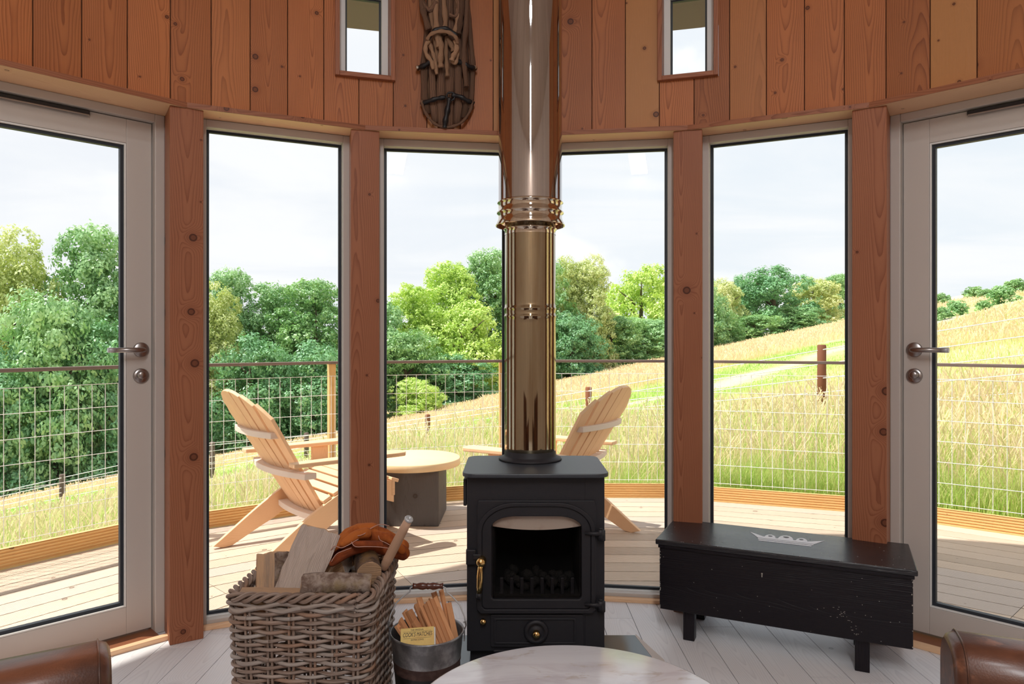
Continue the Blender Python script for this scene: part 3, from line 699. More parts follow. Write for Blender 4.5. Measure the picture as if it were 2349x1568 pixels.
# crown: drawn on the lid
zl=zt+.0212; U0=.33; V0=.135
def lidpoly(name,pts,mat,z=zl,par=ld):
    mb=MB(); mb.poly_prism([(U0+x,V0+y) for x,y in pts],z,z+.0006); return mb.build(name,mat,par)
band_=[(.028,.028),(.205,.026),(.212,.040),(.200,.038),(.03,.042)]
arches=[[(0,.12),(.03,.042),(.06,.048),(.045,.075)],]
def arcpts(x0,x1,y0,h,n=8): return [(x0+(x1-x0)*(1-math.cos(math.pi*k/n))/2,y0+h*math.sin(math.pi*k/n)) for k in range(n+1)]
band2=[(.018,.030),(.022,.018),(.205,.018),(.210,.030)]
mb=MB()
mb.poly_prism([(U0+x,V0+y) for x,y in [(.020,.0),(.205,.0),(.208,.012),(.018,.012)]],zl,zl+.0006)
mb.poly_prism([(U0+x,V0+y) for x,y in [(.016,.020),(.212,.020),(.214,.032),(.014,.032)]],zl,zl+.0006)
mb.poly_prism([(U0+x,V0+y) for x,y in ([(.014,.038),(.216,.038),(.248,.098),(.205,.070)]+arcpts(.190,.150,.062,.040)+[(.143,.056)]+arcpts(.140,.086,.060,.055)+[(.080,.056)]+arcpts(.076,.036,.062,.040)+[(.028,.066),(-.024,.112)])],zl,zl+.0006)
mb.build('crown_motif','crownpaint',ld)
for cx,cy,r in ((.113,.090,.011),(.168,.080,.008),(.056,.080,.008)):
    mb=MB(); mb.lathe([(0,0),(r,0),(r,.0012),(0,.0012)],14,Matrix.Translation((U0+cx,V0+cy,zl))); mb.build('crown_jewel','crownshade',ld)
mb=MB()
for k in range(26):
    a=random.random(); x=.60+.10*a+random.uniform(-.012,.012); z=.185-.02*a+.028*math.sin(a*5)+random.uniform(-.008,.008)
    mb.box((x,-.0002,z),(random.uniform(.0015,.006),.0006,random.uniform(.0006,.0014)),Matrix.Rotation(random.uniform(-.02,.02),4,'Y'))
for k in range(28):
    mb.box((random.uniform(.01,LN-.01),-.0002,random.uniform(zb+.004,zt-.01)),(random.uniform(.001,.003),.0006,random.uniform(.001,.002)))
for k in range(26):
    mb.box((random.choice([random.uniform(.0,.004),LN-random.uniform(.0,.004)]),-.0002,random.uniform(zb+.004,zt-.01)),(.0025,.0006,random.uniform(.002,.006)))
tag(mb.build('paint_chips','scuff',ch),kind='stuff')
mb=MB()
for k in range(60):
    mb.box((random.uniform(0,LN),random.choice([random.uniform(-.012,-.006),random.uniform(.0,CD)]) ,zl),(random.uniform(.001,.004),random.uniform(.001,.002),.0005))
tag(mb.build('lid_chips','scuff',ld),kind='stuff')

# ================================================================== LEATHER ARMCHAIRS
def armchair(cx,cy,rz,label):
    """root at floor below middle of the back's outer top edge; local +y = forward (the way a sitter looks)"""
    r=empty('leather_armchair',(cx,cy,0),rz=rz,label=label,cat='armchair',group='brown leather armchairs')
    Wd=.70
    def cushion(name,x0,x1,y0,y1,z0,z1,rad,par=r,lean=0):
        mb=MB(); rings=[]; n=10
        pr=rrect(y0,y1,z0,z1,rad,5)
        bulge=lambda t:1
        xs=[x0,x0+.004,x0+.014]+[x0+.02+(x1-x0-.04)*k/8 for k in range(1,8)]+[x1-.014,x1-.004,x1]
        for i,x in enumerate(xs):
            e=min(i,len(xs)-1-i); ins={0:.010,1:.004,2:0}.get(e,0)
            cy_,cz_=(y0+y1)/2,(z0+z1)/2
            rings.append([(x,cy_+(a-cy_)*(1-ins/(abs(y1-y0)/2)),cz_+(b-cz_)*(1-ins/(abs(z1-z0)/2))) for a,b in pr])
        mb.loft(rings,smooth=True); return mb.build(name,'leather',par)
    bk=cushion('backrest',-Wd/2,Wd/2,0,.115,.30,.75,.042)
    for x in (-Wd/2+.014,Wd/2-.014):
        mb=MB(); pr=[(x,a,b) for a,b in rrect(-.001,.116,.30,.751,.042,8)]; mb.tube(pr,.0012,6,closed=True); mb.build('piping','leather',bk)
        mb=MB(); x2=x+(-.010 if x>0 else .010); q=rrect(-.0006,.1156,.30,.7506,.042,8)
        L=0
        for k in range(58):
            for (yy,zz2) in ((.1162,.38+k*.006),(-.0012,.38+k*.006)):
                if zz2<.708: mb.box((x2,yy,zz2),(.0012,.001,.0038))
        tag(mb.build('stitching','stitch',bk),kind='stuff')
    cushion('seat',-Wd/2+.10,Wd/2-.10,.10,.62,.27,.43,.045)
    for s_ in (-1,1):
        a,b=sorted((s_*(Wd/2-.005),s_*(Wd/2-.105))); cushion('arm',a,b,.09,.64,.16,.56,.045)
    mb=MB(); mb.box((0,.33,.21),(Wd-.2,.5,.12)); mb.build('base_frame','leather',r,.01)
    for x in (-.29,.29):
        for y in (.06,.58):
            mb=MB(); mb.tube([(x,y,.16 if y>.3 else .30),(x*1.03,y,.0)],[.022,.014],12); mb.build('leg','darkturned',r)
    return r
# left: far top corner at (-.565,.965), edge runs back-left at ~31 deg
def place_chair(corner,edge_dir,fwd_sign,label):
    e=Vector(edge_dir).normalized(); mid=Vector(corner)+e*.35
    fwd=Vector((-e.y,e.x))*fwd_sign; rz=math.atan2(-fwd.x,fwd.y); return armchair(mid.x,mid.y,rz,label)
place_chair((-.560,.968),(-.846,-.533),1,'brown leather armchair on the left, below the left glazed door')
place_chair((.612,1.000),(.927,-.375),-1,'brown leather armchair on the right, below the right glazed door')
# ================================================================== LOG BASKET
bx,by=-.590,2.130
bk=empty('log_basket',(bx,by,0),rz=R_(-1.2),label='square grey woven wicker basket heaped with split logs',cat='basket')
H=.448
def sq(z,off=0,n=140,rc=.035):
    """points around a rounded square at height z"""
    k=z/H; hx=.186+.014*k+off; hy=.176+.012*k+off; pts=[]; 
    per=[(hx-rc,-hy,0),(hx,-hy+rc,1)]
    segs=[]; 
    P=[]
    for (cx,cy,a) in ((hx-rc,-hy+rc,-90),(hx-rc,hy-rc,0),(-hx+rc,hy-rc,90),(-hx+rc,-hy+rc,180)):
        for j in range(7):
            q=R_(a+90*j/6); P.append(Vector((cx+rc*math.cos(q),cy+rc*math.sin(q),z)))
    L=[0]
    for i in range(len(P)): L.append(L[-1]+(P[(i+1)%len(P)]-P[i]).length)
    T=L[-1]; out=[]; i=0
    for s in range(n):
        d=T*s/n
        while L[i+1]<d: i+=1
        f=(d-L[i])/(L[i+1]-L[i]); a=P[i]; b=P[(i+1)%len(P)]; p=a.lerp(b,f); e=(b-a).normalized(); nn=Vector((e.y,-e.x,0)); out.append((p,nn,s/n))
    return out
NS=24
mb=MB(); rows=32
for r_ in range(rows):
    z=.010+r_*.0126; pts=[]
    for p,nn,f in sq(z,0,192):
        ph=f*NS*math.pi+ (r_%2)*math.pi
        pts.append(p+nn*(.0072*math.cos(ph))+Vector((0,0,.0018*math.sin(f*60+r_*2.1))))
    rad=.0047+random.uniform(-.0005,.0006)
    # split into visible canes so colours change along a row
    cuts=sorted(random.sample(range(0,192,8),4)); 
    for a,b in zip(cuts,cuts[1:]+[cuts[0]+192]):
        mb.tube([pts[k%192] for k in range(a,b+1)],[rad*random.uniform(.92,1.08)]*(b-a+1),7,cap=True,flat=(1,1.12))
mb.build('woven_side','wicker',bk)
mb=MB()
for k in range(NS):
    for dd in (-.006,.006):
        path=[]
        for z in (.0,.15,.30,.425):
            arr=sq(z,0,NS*20); p,nn,_=arr[(k*20)%(NS*20)]; tg=Vector((-nn.y,nn.x,0)); path.append(p+tg*dd)
        mb.tube(path,.0042,6,rnd=random.random()*.4)
mb.build('stakes','wicker',bk)
mb=MB()
for j in range(3):
    pts=[]
    for p,nn,f in sq(.432,0,280):
        ph=f*2*math.pi*15+j*2*math.pi/3; pts.append(p+nn*(.011*math.cos(ph))+Vector((0,0,.0095*math.sin(ph))))
    mb.tube(pts,.0062,8,closed=True)
for j in range(2):
    pts=[]
    for p,nn,f in sq(.413-.011*j,0,280):
        ph=f*2*math.pi*12+j*math.pi; pts.append(p+nn*(.007+.004*math.cos(ph))+Vector((0,0,.005*math.sin(ph))))
    mb.tube(pts,.0060,8,closed=True)
mb.build('braided_rim','wicker',bk)
mb=MB(); mb.box((0,0,.012),(.34,.32,.012)); mb.build('basket_base','wicker',bk)

# ---- logs
def log(name,a,b,prof,mats,matlist,label,group='logs heaped in the wicker basket',up=(0,0,1),jit=.004,nseg=9,twist=0,capmat=0,taper=1.0,smooth=False):
    a=Vector(a); b=Vector(b); ax=(b-a).normalized(); L=(b-a).length
    e1=ax.cross(Vector(up)).normalized(); e2=e1.cross(ax).normalized()
    sub=[];sm=[]
    n=len(prof)
    for i in range(n):
        p,q=Vector(prof[i]),Vector(prof[(i+1)%n]); m=max(1,int((q-p).length/.012))
        for k in range(m): sub.append(p.lerp(q,k/m)); sm.append(mats[i])
    rings=[]; ph=[random.uniform(0,6) for _ in range(4)]
    for i in range(nseg+1):
        t_=i/nseg; bend=.006*math.sin(t_*2.6+ph[0]); ring=[]
        for k,p in enumerate(sub):
            j=1+.05*math.sin(k*.9+ph[1]+t_*2)+random.uniform(-jit,jit)/.03
            if i in(0,nseg): j*=.985
            tw=twist*t_; x=p.x*math.cos(tw)-p.y*math.sin(tw); y=p.x*math.sin(tw)+p.y*math.cos(tw)
            kk=j*(1+(taper-1)*t_)
            ax_off=random.uniform(-.003,.003)*(1 if i in(0,nseg) else 0)
            ring.append(Vector((0,0,0))+ax*(L*t_-L/2+ax_off)+e1*(x*kk+bend)+e2*(y*kk))
        rings.append(ring)
    mb=MB(); mb.loft(rings,mats=sm,capmat=capmat,smooth=smooth)
    o=mb.build(name,matlist,None,.0015,loc=(a+b)/2); return tag(o,label,'log',group)
ML=['logwood','bark','loggrey','bark_dark']
circ=lambda r,n=14,e=1:[(r*math.cos(2*math.pi*k/n),r*e*math.sin(2*math.pi*k/n)) for k in range(n)]
log('firewood_log',(-.708,2.03,.28),(-.735,2.10,.508),[(-.040,-.030),(.040,-.026),(.050,.010),(.012,.036),(-.036,.028)],[0,0,1,0,0],ML,'upright split log at the left corner of the basket',jit=.001,capmat=0)
log('firewood_log',(-.665,1.995,.31),(-.588,2.14,.565),[(-.066,-.020),(-.012,-.052),(.056,-.022),(.058,.030),(-.046,.040)],[2,2,0,1,2],ML,'largest split log, pale with grey weathered faces, leaning highest out of the basket',jit=.0015,up=(0,1,0),capmat=0)
log('firewood_log',(-.765,1.965,.425),(-.545,1.985,.418),[(-.022,-.020),(.024,-.018),(.018,.018),(-.016,.022)],[0,0,0,0],ML,'thin reddish split log lying along the front rim of the basket',jit=.0008)
log('firewood_log',(-.598,1.985,.452),(-.408,2.015,.442),circ(.031),[1]*14,ML,'round unsplit log with grey speckled bark across the front right of the basket',jit=.0006,smooth=True,up=(0,1,0))
log('firewood_log',(-.432,2.085,.452),(-.478,2.262,.500),circ(.0395),[3]*14,ML,'round dark-barked log pointing forwards under the leather glove',jit=.0006,smooth=True,taper=.92)
log('firewood_log',(-.590,2.08,.430),(-.508,2.235,.475),[(-.034,-.028),(.036,-.022),(.004,.036)],[0,0,0],ML,'pale wedge-shaped split log in the middle of the heap',jit=.001)
log('firewood_log',(-.640,2.22,.40),(-.555,2.262,.492),[(-.03,-.026),(.03,-.03),(.034,.02),(-.02,.034)],[2,3,2,3],ML,'dark rough log end showing behind the largest split log',jit=.0016,up=(0,1,0))
log('firewood_log',(-.535,2.12,.455),(-.535,2.27,.480),[(-.03,-.024),(.04,-.024),(.02,.026),(-.02,.02)],[3,2,0,3],ML,'small brown split log between the pale wedge and the round dark log',jit=.001)
log('firewood_log',(-.762,2.23,.392),(-.60,2.17,.395),[(-.04,-.03),(.04,-.03),(.03,.03),(-.03,.03)],[1,2,2,1],ML,'split log lying low at the back left of the basket',jit=.001)
log('firewood_log',(-.745,2.06,.345),(-.43,2.05,.350),[(-.04,-.035),(.04,-.035),(.04,.03),(-.04,.03)],[3,2,2,3],ML,'dark split log lying beneath the front logs in the basket',jit=.001)
log('firewood_log',(-.60,2.26,.395),(-.42,2.20,.395),[(-.04,-.035),(.04,-.035),(.03,.03),(-.04,.03)],[3,3,2,3],ML,'dark log lying under the round log at the back right of the basket',jit=.001)

# ---- leather fire gloves
def gl(px,py,y): return W(px,py,y)
def mk(fs,lab,matn,loc):
    L=Vector(loc); root=empty('leather_glove',L,label=lab,cat='glove',group='orange suede gloves on the logs')
    mb=MB()
    for path,rads in fs:
        P=[gl(*p)-L for p in path]; rr=[r for r in rads]; n=len(P)
        # round ends
        mb.tube(P,rr,14,cap=True)
        for e in(0,n-1): mb.lathe([(0,-rr[e]),(rr[e]*.6,-rr[e]*.8),(rr[e]*.9,-rr[e]*.45),(rr[e],0),(rr[e]*.9,rr[e]*.45),(rr[e]*.6,rr[e]*.8),(0,rr[e])],12,Matrix.Translation(P[e]))
    o=mb.build('suede_shell',matn,root); remesh(o,.003,5)
    return root,L
g1,L1=mk([([(925,1268,2.22),(880,1240,2.21),(840,1228,2.19)],[.022,.026,.026]),
          ([(925,1252,2.26),(880,1228,2.25),(840,1215,2.24)],[.020,.024,.024]),
          ([(850,1214,2.19),(820,1216,2.17),(800,1228,2.15),(782,1243,2.13),(764,1258,2.115)],[.022,.019,.017,.016,.011]),
          ([(855,1212,2.23),(822,1212,2.22),(797,1222,2.20),(772,1244,2.18)],[.020,.017,.016,.012]),
          ([(862,1230,2.18),(890,1232,2.18),(908,1246,2.17),(922,1262,2.17)],[.018,.015,.014,.012]),
          ([(840,1222,2.15),(818,1226,2.12),(806,1234,2.10),(786,1247,2.09)],[.018,.015,.015,.011])],
         'orange suede glove with pale stitched seams, uppermost on the log heap','suede',(-.44,2.2,.53))
g2,L2=mk([([(925,1275,2.20),(880,1258,2.18),(845,1252,2.16)],[.014,.019,.018]),
          ([(845,1253,2.15),(820,1258,2.13),(798,1266,2.11),(776,1280,2.09),(762,1292,2.08)],[.016,.015,.015,.014,.010]),
          ([(870,1250,2.13),(840,1248,2.10),(815,1247,2.09)],[.014,.012,.010]),
          ([(850,1250,2.20),(815,1252,2.18),(785,1262,2.16),(762,1277,2.15)],[.016,.014,.014,.010])],
         'darker rust suede glove lying beneath the uppermost glove','suede_dark',(-.46,2.15,.49))
def seam(root,L,path):
    P=[gl(*p)-L for p in path]; Q=[]
    for i in range(len(P)-1):
        p0,p1,p2,p3=P[max(i-1,0)],P[i],P[i+1],P[min(i+2,len(P)-1)]
        for s in range(6):
            t_=s/6; Q.append(.5*((2*p1)+(-p0+p2)*t_+(2*p0-5*p1+4*p2-p3)*t_*t_+(-p0+3*p1-3*p2+p3)*t_**3))
    Q.append(P[-1]); mb=MB(); mb.tube(Q,.0013,6); mb.build('piping','piping',root)
seam(g1,L1,[(758,1262,2.095),(768,1252,2.09),(783,1256,2.07),(800,1249,2.08),(815,1240,2.09),(822,1236,2.10)])
seam(g1,L1,[(814,1221,2.13),(820,1228,2.105),(835,1224,2.12),(848,1213,2.16),(872,1202,2.18),(893,1206,2.20)])
seam(g1,L1,[(868,1228,2.155),(872,1238,2.155),(886,1245,2.155),(900,1253,2.15),(912,1260,2.15)])
seam(g2,L2,[(760,1288,2.065),(772,1270,2.065),(790,1262,2.07),(806,1256,2.085)])
seam(g2,L2,[(806,1242,2.085),(815,1253,2.08),(840,1253,2.085),(870,1254,2.11),(898,1258,2.14)])

# ---- fire tool with turned wooden handle
a=W(879,1303,2.13); b=W(938,1190,2.05); d=(b-a).normalized()
tr=empty('fire_poker',a,rot=d.to_track_quat('Z','Y').to_euler(),label='long fire tool with pale turned wooden handle leaning in the basket corner',cat='fire tool')
L=(b-a).length
mb=MB(); mb.lathe([(0,0),(.010,0),(.0125,.006),(.0135,.02),(.0145,.024),(.0135,.028),(.015,.034),(.0145,.038),(.0155,.044),(.0145,.048),(.0145,.08),(.0135,L*.8),(.0120,L-.003),(0,L)],28); mb.build('handle','handlewood',tr)
mb=MB(); mb.lathe([(.0125,L-.004),(.0135,L),(.0115,L+.004),(.004,L+.005),(.004,L+.001),(0,L+.001)],20); 
for k in range(9):
    q=k*math.tau/9; mb.lathe([(0,-.002),(.0022,0),(0,.0025)],6,Matrix.Translation((.0095*math.cos(q),.0095*math.sin(q),L+.004)))
mb.build('end_cap','zinc',tr)
mb=MB(); mb.lathe([(.0105,.004),(.0095,-.03),(.006,-.035),(.005,-.28),(.004,-.29),(0,-.29)],16); mb.build('shaft','dark_metal',tr)

# ================================================================== BUCKET with kindling
px_,py_=-.2565,2.108
bu=empty('metal_bucket',(px_,py_,0),label='small grey and black metal bucket holding kindling and a matchbox',cat='bucket')
prof=[(0,.004),(.078,.004),(.080,.0),(.083,.004),(.0905,.080),(.092,.084),(.0915,.090),(.0985,.165),(.1000,.168),(.1000,.174),(.0995,.178),(.1005,.188),(.102,.191),(.1015,.197),(.1085,.268),(.1115,.270),(.1122,.273),(.1115,.276),(.108,.276),(.1065,.268),(.100,.196),(.081,.010),(0,.010)]
mats=[1]*6+[1,1]+[2,2,2,2,2,0,0]+[0]*8
mats=(mats+[0]*30)[:len(prof)-1]
mb=MB(); mb.lathe(prof,64,mats=mats); mb.build('pail',['galv','pail_black','pail_band'],bu)
for s_ in (-1,1):
    mb=MB(); mb.box((s_*.1125,.0,.262),(.003,.022,.034)); mb.tube([(s_*.112,.0,.275),(s_*.118,0,.290),(s_*.116,0,.302),(s_*.110,.0,.298)],.0022,8); mb.build('ear','galv',bu,.001)
mb=MB(); P=[(-.117,0,.288),(-.112,.006,.318),(-.095,.014,.352),(-.072,.02,.372),(-.056,.022,.382),(-.054,.022,.394),(-.046,.022,.398),(.046,.022,.398),(.054,.022,.394),(.056,.022,.382),(.075,.02,.368),(.098,.014,.345),(.113,.006,.312),(.117,0,.288)]
mb.tube(P,.0023,8); bl=mb.build('bail','zinc',bu)
mb=MB(); A=basis((0,0,1),(0,1,0),(-1,0,0),(0,.022,.400)); mb.lathe([(0,.046),(.0095,.046),(.0085,.040),(.0078,.034),(.0105,.024),(.0115,.015),(.0088,.005),(.0102,.0015),(.0102,-.0015),(.0088,-.005),(.0115,-.015),(.0105,-.024),(.0078,-.034),(.0085,-.040),(.0095,-.046),(0,-.046)],28,A); mb.build('grip','darkturned',bl)
# kindling: (bottom xyz, top xyz, width, thick)
ks=[((.046,-.052,.235),(-.022,.022,.338),.012,.008),((.055,-.050,.235),(-.012,.024,.346),.011,.008),((.064,-.046,.238),(-.002,.028,.352),.012,.008),((.074,-.042,.24),(.007,.032,.357),.011,.008),((.084,-.034,.245),(.018,.036,.362),.014,.009),
    ((.040,-.030,.20),(-.040,.040,.335),.015,.009),((.03,-.01,.20),(-.032,.055,.352),.018,.007),((.072,.02,.20),(.014,.058,.366),.016,.010),((.080,.03,.20),(.036,.062,.372),.014,.008),((.088,.02,.22),(.058,.058,.335),.020,.007),
    ((.020,-.02,.20),(-.060,.030,.322),.022,.012),((.005,-.01,.20),(-.074,.036,.318),.018,.010),((-.01,-.02,.20),(-.086,.020,.300),.016,.010),((-.02,-.03,.20),(-.092,.000,.288),.016,.009),((.035,-.02,.20),(-.042,.012,.298),.024,.012),((.05,.03,.20),(-.012,.068,.330),.018,.010),((-.01,-.03,.20),(-.080,.002,.284),.018,.008)]
lbl=['leftmost stick of the straight golden bundle in the bucket','second stick from the left of the straight golden bundle in the bucket','middle stick of the straight golden bundle in the bucket','fourth stick from the left of the straight golden bundle in the bucket','front right stick of the straight golden bundle, reaching the bucket rim',
'reddish stick leaning just left of the straight golden bundle','broad reddish stick behind the golden bundle in the bucket','tall stick behind the golden bundle, left of the two tallest','tallest stick standing at the back of the bucket','short broad stick at the far right of the bucket',
'broad pale stick with a split top left of the bucket centre','pale stick just left of the broad split-topped one','thin stick leaning over the left side of the bucket','lowest stick at the far left of the bucket','short thick stick right behind the matchbox','brown stick in shade at the back middle of the bucket','short reddish stick behind the left end of the matchbox']
for (a,b,w_,t_),lb in zip(ks,lbl):
    a=Vector(a);b=Vector(b);ax=(b-a).normalized();L=(b-a).length; o_=Vector((px_,py_,0))+a
    mb=MB(); z1=L; e=[random.uniform(-.006,.004) for _ in range(4)]
    P=[(-w_/2,-t_/2,0),(w_/2,-t_/2,0),(w_/2,t_/2,0),(-w_/2,t_/2,0),(-w_/2,-t_/2,L+e[0]),(w_/2,-t_/2,L+e[1]),(w_/2,t_/2,L+e[2]),(-w_/2,t_/2,L+e[3])]
    mb.hexa(P,'z'); o=mb.build('kindling_stick','kindling',loc=o_,bevel=.0006); o.rotation_euler=ax.to_track_quat('Z','Y').to_euler()
    tag(o,lb,'kindling','kindling sticks in the bucket')
# matchbox leaning on the kindling: front face corners from the photo
c_=Vector((px_-.022,py_-.050,.268)); 
mbx=empty('matchbox',c_,rot=(R_(-34),R_(-3),R_(4)),label='yellow box of long matches with black lettering leaning in the bucket',cat='matchbox')
mb=MB(); mb.box((0,0,0),(.098,.022,.062)); mb.build('sleeve','matchyellow',mbx,.0008)
mb=MB(); mb.box((.0510,0,0),(.004,.019,.058)); mb.build('drawer','matchwhite',mbx,.0005)
def text(body,name,par,mat,size,M,shear=0,sx=1.0,ext=.0003):
    c=bpy.data.curves.new(name,'FONT'); c.body=body; c.size=size; c.shear=shear; c.align_x='CENTER'; c.align_y='CENTER'; c.extrude=ext; c.offset=.0
    o=bpy.data.objects.new('tmp',c); COL.objects.link(o); dg=bpy.context.evaluated_depsgraph_get(); me=bpy.data.meshes.new_from_object(o.evaluated_get(dg)); bpy.data.objects.remove(o)
    me.transform(M@Matrix.Diagonal((sx,1,1,1))); me.materials.clear(); me.materials.append(MATS[mat])
    k=bpy.data.objects.new(name,me); COL.objects.link(k); k.parent=par; return k
Tm=lambda x,z:basis((1,0,0),(0,0,1),(0,-1,0),(x,-.0113,z))
slv=[c for c in mbx.children if c.name.startswith('sleeve')][0]
text('THE ORIGINAL','lettering',slv,'ink',.0058,Tm(0,.0245)); 
text("COOK'S MATCHES",'lettering',slv,'ink',.0165,Tm(0,.0115),.28,.62,.0004)
text('EXTRA LONG','lettering',slv,'ink',.006,Tm(0,-.003))
mb=MB(); mb.box((.0,-.0112,.0205),(.082,.0004,.0005)); mb.box((.0,-.0112,.002),(.082,.0004,.0005)); mb.build('label_lines','ink',slv)

# ================================================================== WALL HANGING
M=radial(-6.75,RR-.004)
wh=empty('wall_sculpture',label='dark driftwood and bark wall sculpture tied with black leather straps',cat='wall decoration'); wh.matrix_world=M@Matrix.Translation((0,0,0))
def WH(px,py,off=.03):
    """photo point -> local (x,z) on the wall plane of the sculpture"""
    a=R_(-6.75); N=Vector((math.sin(a),math.cos(a))); o=C0+N*(RR-off); u=(px-CX)/F
    T=Vector((math.cos(a),-math.sin(a))); s=(u*o.y-o.x)/(T.x-u*T.y); p=o+T*s
    return Vector((s,-off,EYE-(py-HY)/F*p.y))
# bark back board, made of long warped strips
for k,(x0,x1,pt,pb) in enumerate([(966,984,-330,262),(983,1001,-300,282),(1000,1022,-320,291),(1021,1043,-310,293),(1042,1062,-320,286),(1061,1078,-330,272),(1077,1089,-300,250)]):
    mb=MB(); path=[]; n=16
    for i in range(n+1):
        py=pt+(pb-pt)*i/n; wav=3*math.sin(i*.8+k*1.7)
        px=(x0+x1)/2+wav*.5; 
        if py<150: px=1030+(px-1030)*(.80+.2*max(0,py)/150)
        if py>215: px=1028+(px-1028)*(1-.25*((py-215)/80)**2)
        path.append(WH(px,py,.014+.004*math.sin(i+k*2)))
    mb.tube(path,[ (x1-x0)/2/F*3.03*1.06*(.8+.25*math.sin(i*1.1+k)**2) for i in range(n+1)],8,flat=(1,.75)); mb.build('bark_strip','driftbark',wh)
def branch(pts,r,mat='driftlight',off=.04,name='branch',flat=None):
    mb=MB(); P=[WH(p[0],p[1],p[2] if len(p)>2 else off) for p in pts]
    # smooth
    Q=[]
    for i in range(len(P)-1):
        p0,p1,p2,p3=P[max(i-1,0)],P[i],P[i+1],P[min(i+2,len(P)-1)]
        for s in range(5):
            t_=s/5; Q.append(.5*((2*p1)+(-p0+p2)*t_+(2*p0-5*p1+4*p2-p3)*t_*t_+(-p0+3*p1-3*p2+p3)*t_**3))
    Q.append(P[-1]); n=len(Q)
    rr=[r*(1+.18*math.sin(i*1.3+pts[0][0])) for i in range(n)]; mb.tube(Q,rr,9,flat=flat); mb.build(name,mat,wh)
for p,r in [([(985,-260),(983,-100),(986,0),(992,60),(1002,120),(1000,150)],.010),([(1000,-250),(998,-60),(999,10),(1002,75,.06),(1008,110,.06)],.013),([(1015,-240),(1020,-80),(1018,0),(1022,50,.05),(1018,80,.05)],.012),
            ([(1008,88,.06),(1012,110,.065),(1010,140,.06),(1012,156,.055)],.012),([(1025,85),(1023,120,.05),(1025,150,.05),(1026,176,.045)],.009),([(985,95,.06),(977,105,.065),(978,125,.06),(990,142,.06),(994,160,.055)],.009),
            ([(985,100,.05),(992,120,.05),(997,140,.05),(1002,171,.045)],.009),([(1045,95,.06),(1047,115,.065),(1040,130,.065),(1036,140,.06)],.011),([(1036,140,.05),(1044,146,.05),(1049,130,.05),(1048,108,.055)],.008),
            ([(1027,90,.05),(1037,108,.05),(1040,120,.05)],.010),([(1040,-200),(1046,-60),(1052,10),(1050,50),(1044,80)],.013)]:
    branch(p,r)
for p,r in [([(970,-200),(968,0),(972,30),(984,70)],.013),([(1062,-220),(1060,0),(1056,50),(1052,80)],.012),([(968,5),(985,25),(1000,5)],.010),([(1030,35),(1045,38),(1052,20),(1050,0)],.007),([(1074,-200),(1070,40),(1064,120),(1070,200)],.011)]:
    branch(p,r,'driftbark',.05,'dark_branch')
branch([(980,92,.07),(988,80,.085),(1008,73,.09),(1028,75,.09),(1045,86,.085),(1049,100,.07)],.0075,'driftlight',.08,'hoop')
branch([(967,230,.03),(974,255,.03),(992,280,.03),(1013,291,.03),(1035,291,.03),(1060,280,.03),(1078,255,.03),(1084,232,.03)],.006,'driftbark',.03,'bottom_hoop')
def strap(pts,w_,name='strap'):
    branch(pts,w_,'strap',.04,name,(.35,1) )
branch([(982,88,.07),(1000,70,.08),(1025,68,.08),(1048,84,.07)],.010,'strap',.06,'strap')
branch([(958,157,.02),(975,150,.045),(990,140,.05),(1000,138,.03)],.010,'strap',.03,'strap'); branch([(1048,142,.03),(1062,146,.05),(1078,154,.045),(1091,158,.02)],.010,'strap',.03,'strap')
branch([(966,239,.02),(985,232,.04),(1005,226,.045),(1022,224,.048)],.009,'strap',.03,'strap'); branch([(1036,219,.048),(1055,222,.045),(1072,231,.04),(1086,237,.02)],.009,'strap',.03,'strap')
branch([(1031,226,.046),(1027,250,.045),(1022,275,.04),(1020,293,.03)],.011,'strap',.03,'strap'); branch([(1024,222,.05),(1028,214,.052),(1040,214,.052),(1042,226,.05),(1032,232,.05),(1024,222,.05)],.004,'strap',.05,'ring')
for px in (957.5,1089):
    p=WH(px,157.5,.02); mb=MB(); mb.lathe([(0,0),(.0085,0),(.0085,.006),(.005,.010),(0,.011)],16,basis((1,0,0),(0,0,1),(0,-1,0),(p.x,p.y-.008,p.z))); mb.build('stud','studm',wh)
# ================================================================== DECK
C1=Vector((.47,1.50)); R2=3.78; DZ=-.03
VA=[-27+18.85*k for k in range(-4,6)]
def vpt(a,r): return Vector((C1.x+r*math.sin(R_(a)),C1.y+r*math.cos(R_(a)),0))
mb=MB()
for a,b in zip(VA[:-1],VA[1:]):
    m=R_((a+b)/2); h=R_((b-a)/2); N=Vector((math.sin(m),math.cos(m),0)); T=Vector((math.cos(m),-math.sin(m),0)); ap=R2*math.cos(h)
    bw=.139; k=0; d1=ap
    while d1>.95:
        d0=d1-bw+.007; hh0,hh1=d0*math.tan(h)-.0015,d1*math.tan(h)-.0015
        O=Vector((C1.x,C1.y,0))
        P=[O+N*d0-T*hh0,O+N*d0+T*hh0,O+N*d1+T*hh1,O+N*d1-T*hh1]
        P=[p+Vector((0,0,DZ-.025)) for p in P]; mb.hexa(P+[p+Vector((0,0,.025)) for p in P],'x'); d1-=bw
dk=mb.build('deck','deckwood')
bm=bmesh.new(); bm.from_mesh(dk.data)
# boards stop at the house wall
dl=[]
for f in bm.faces:
    c=f.calc_center_median()
    if all((Vector((v.co.x,v.co.y))-C0).length<2.53 for v in f.verts): dl.append(f)
bmesh.ops.delete(bm,geom=dl,context='FACES'); bm.to_mesh(dk.data); bm.free(); struct(dk)
mb=MB(); mb.lathe([(0,-.5),(3.9,-.5)],48,Matrix.Translation((C1.x,C1.y,0)),smooth=False); struct(mb.build('soil_under_deck','soil'))
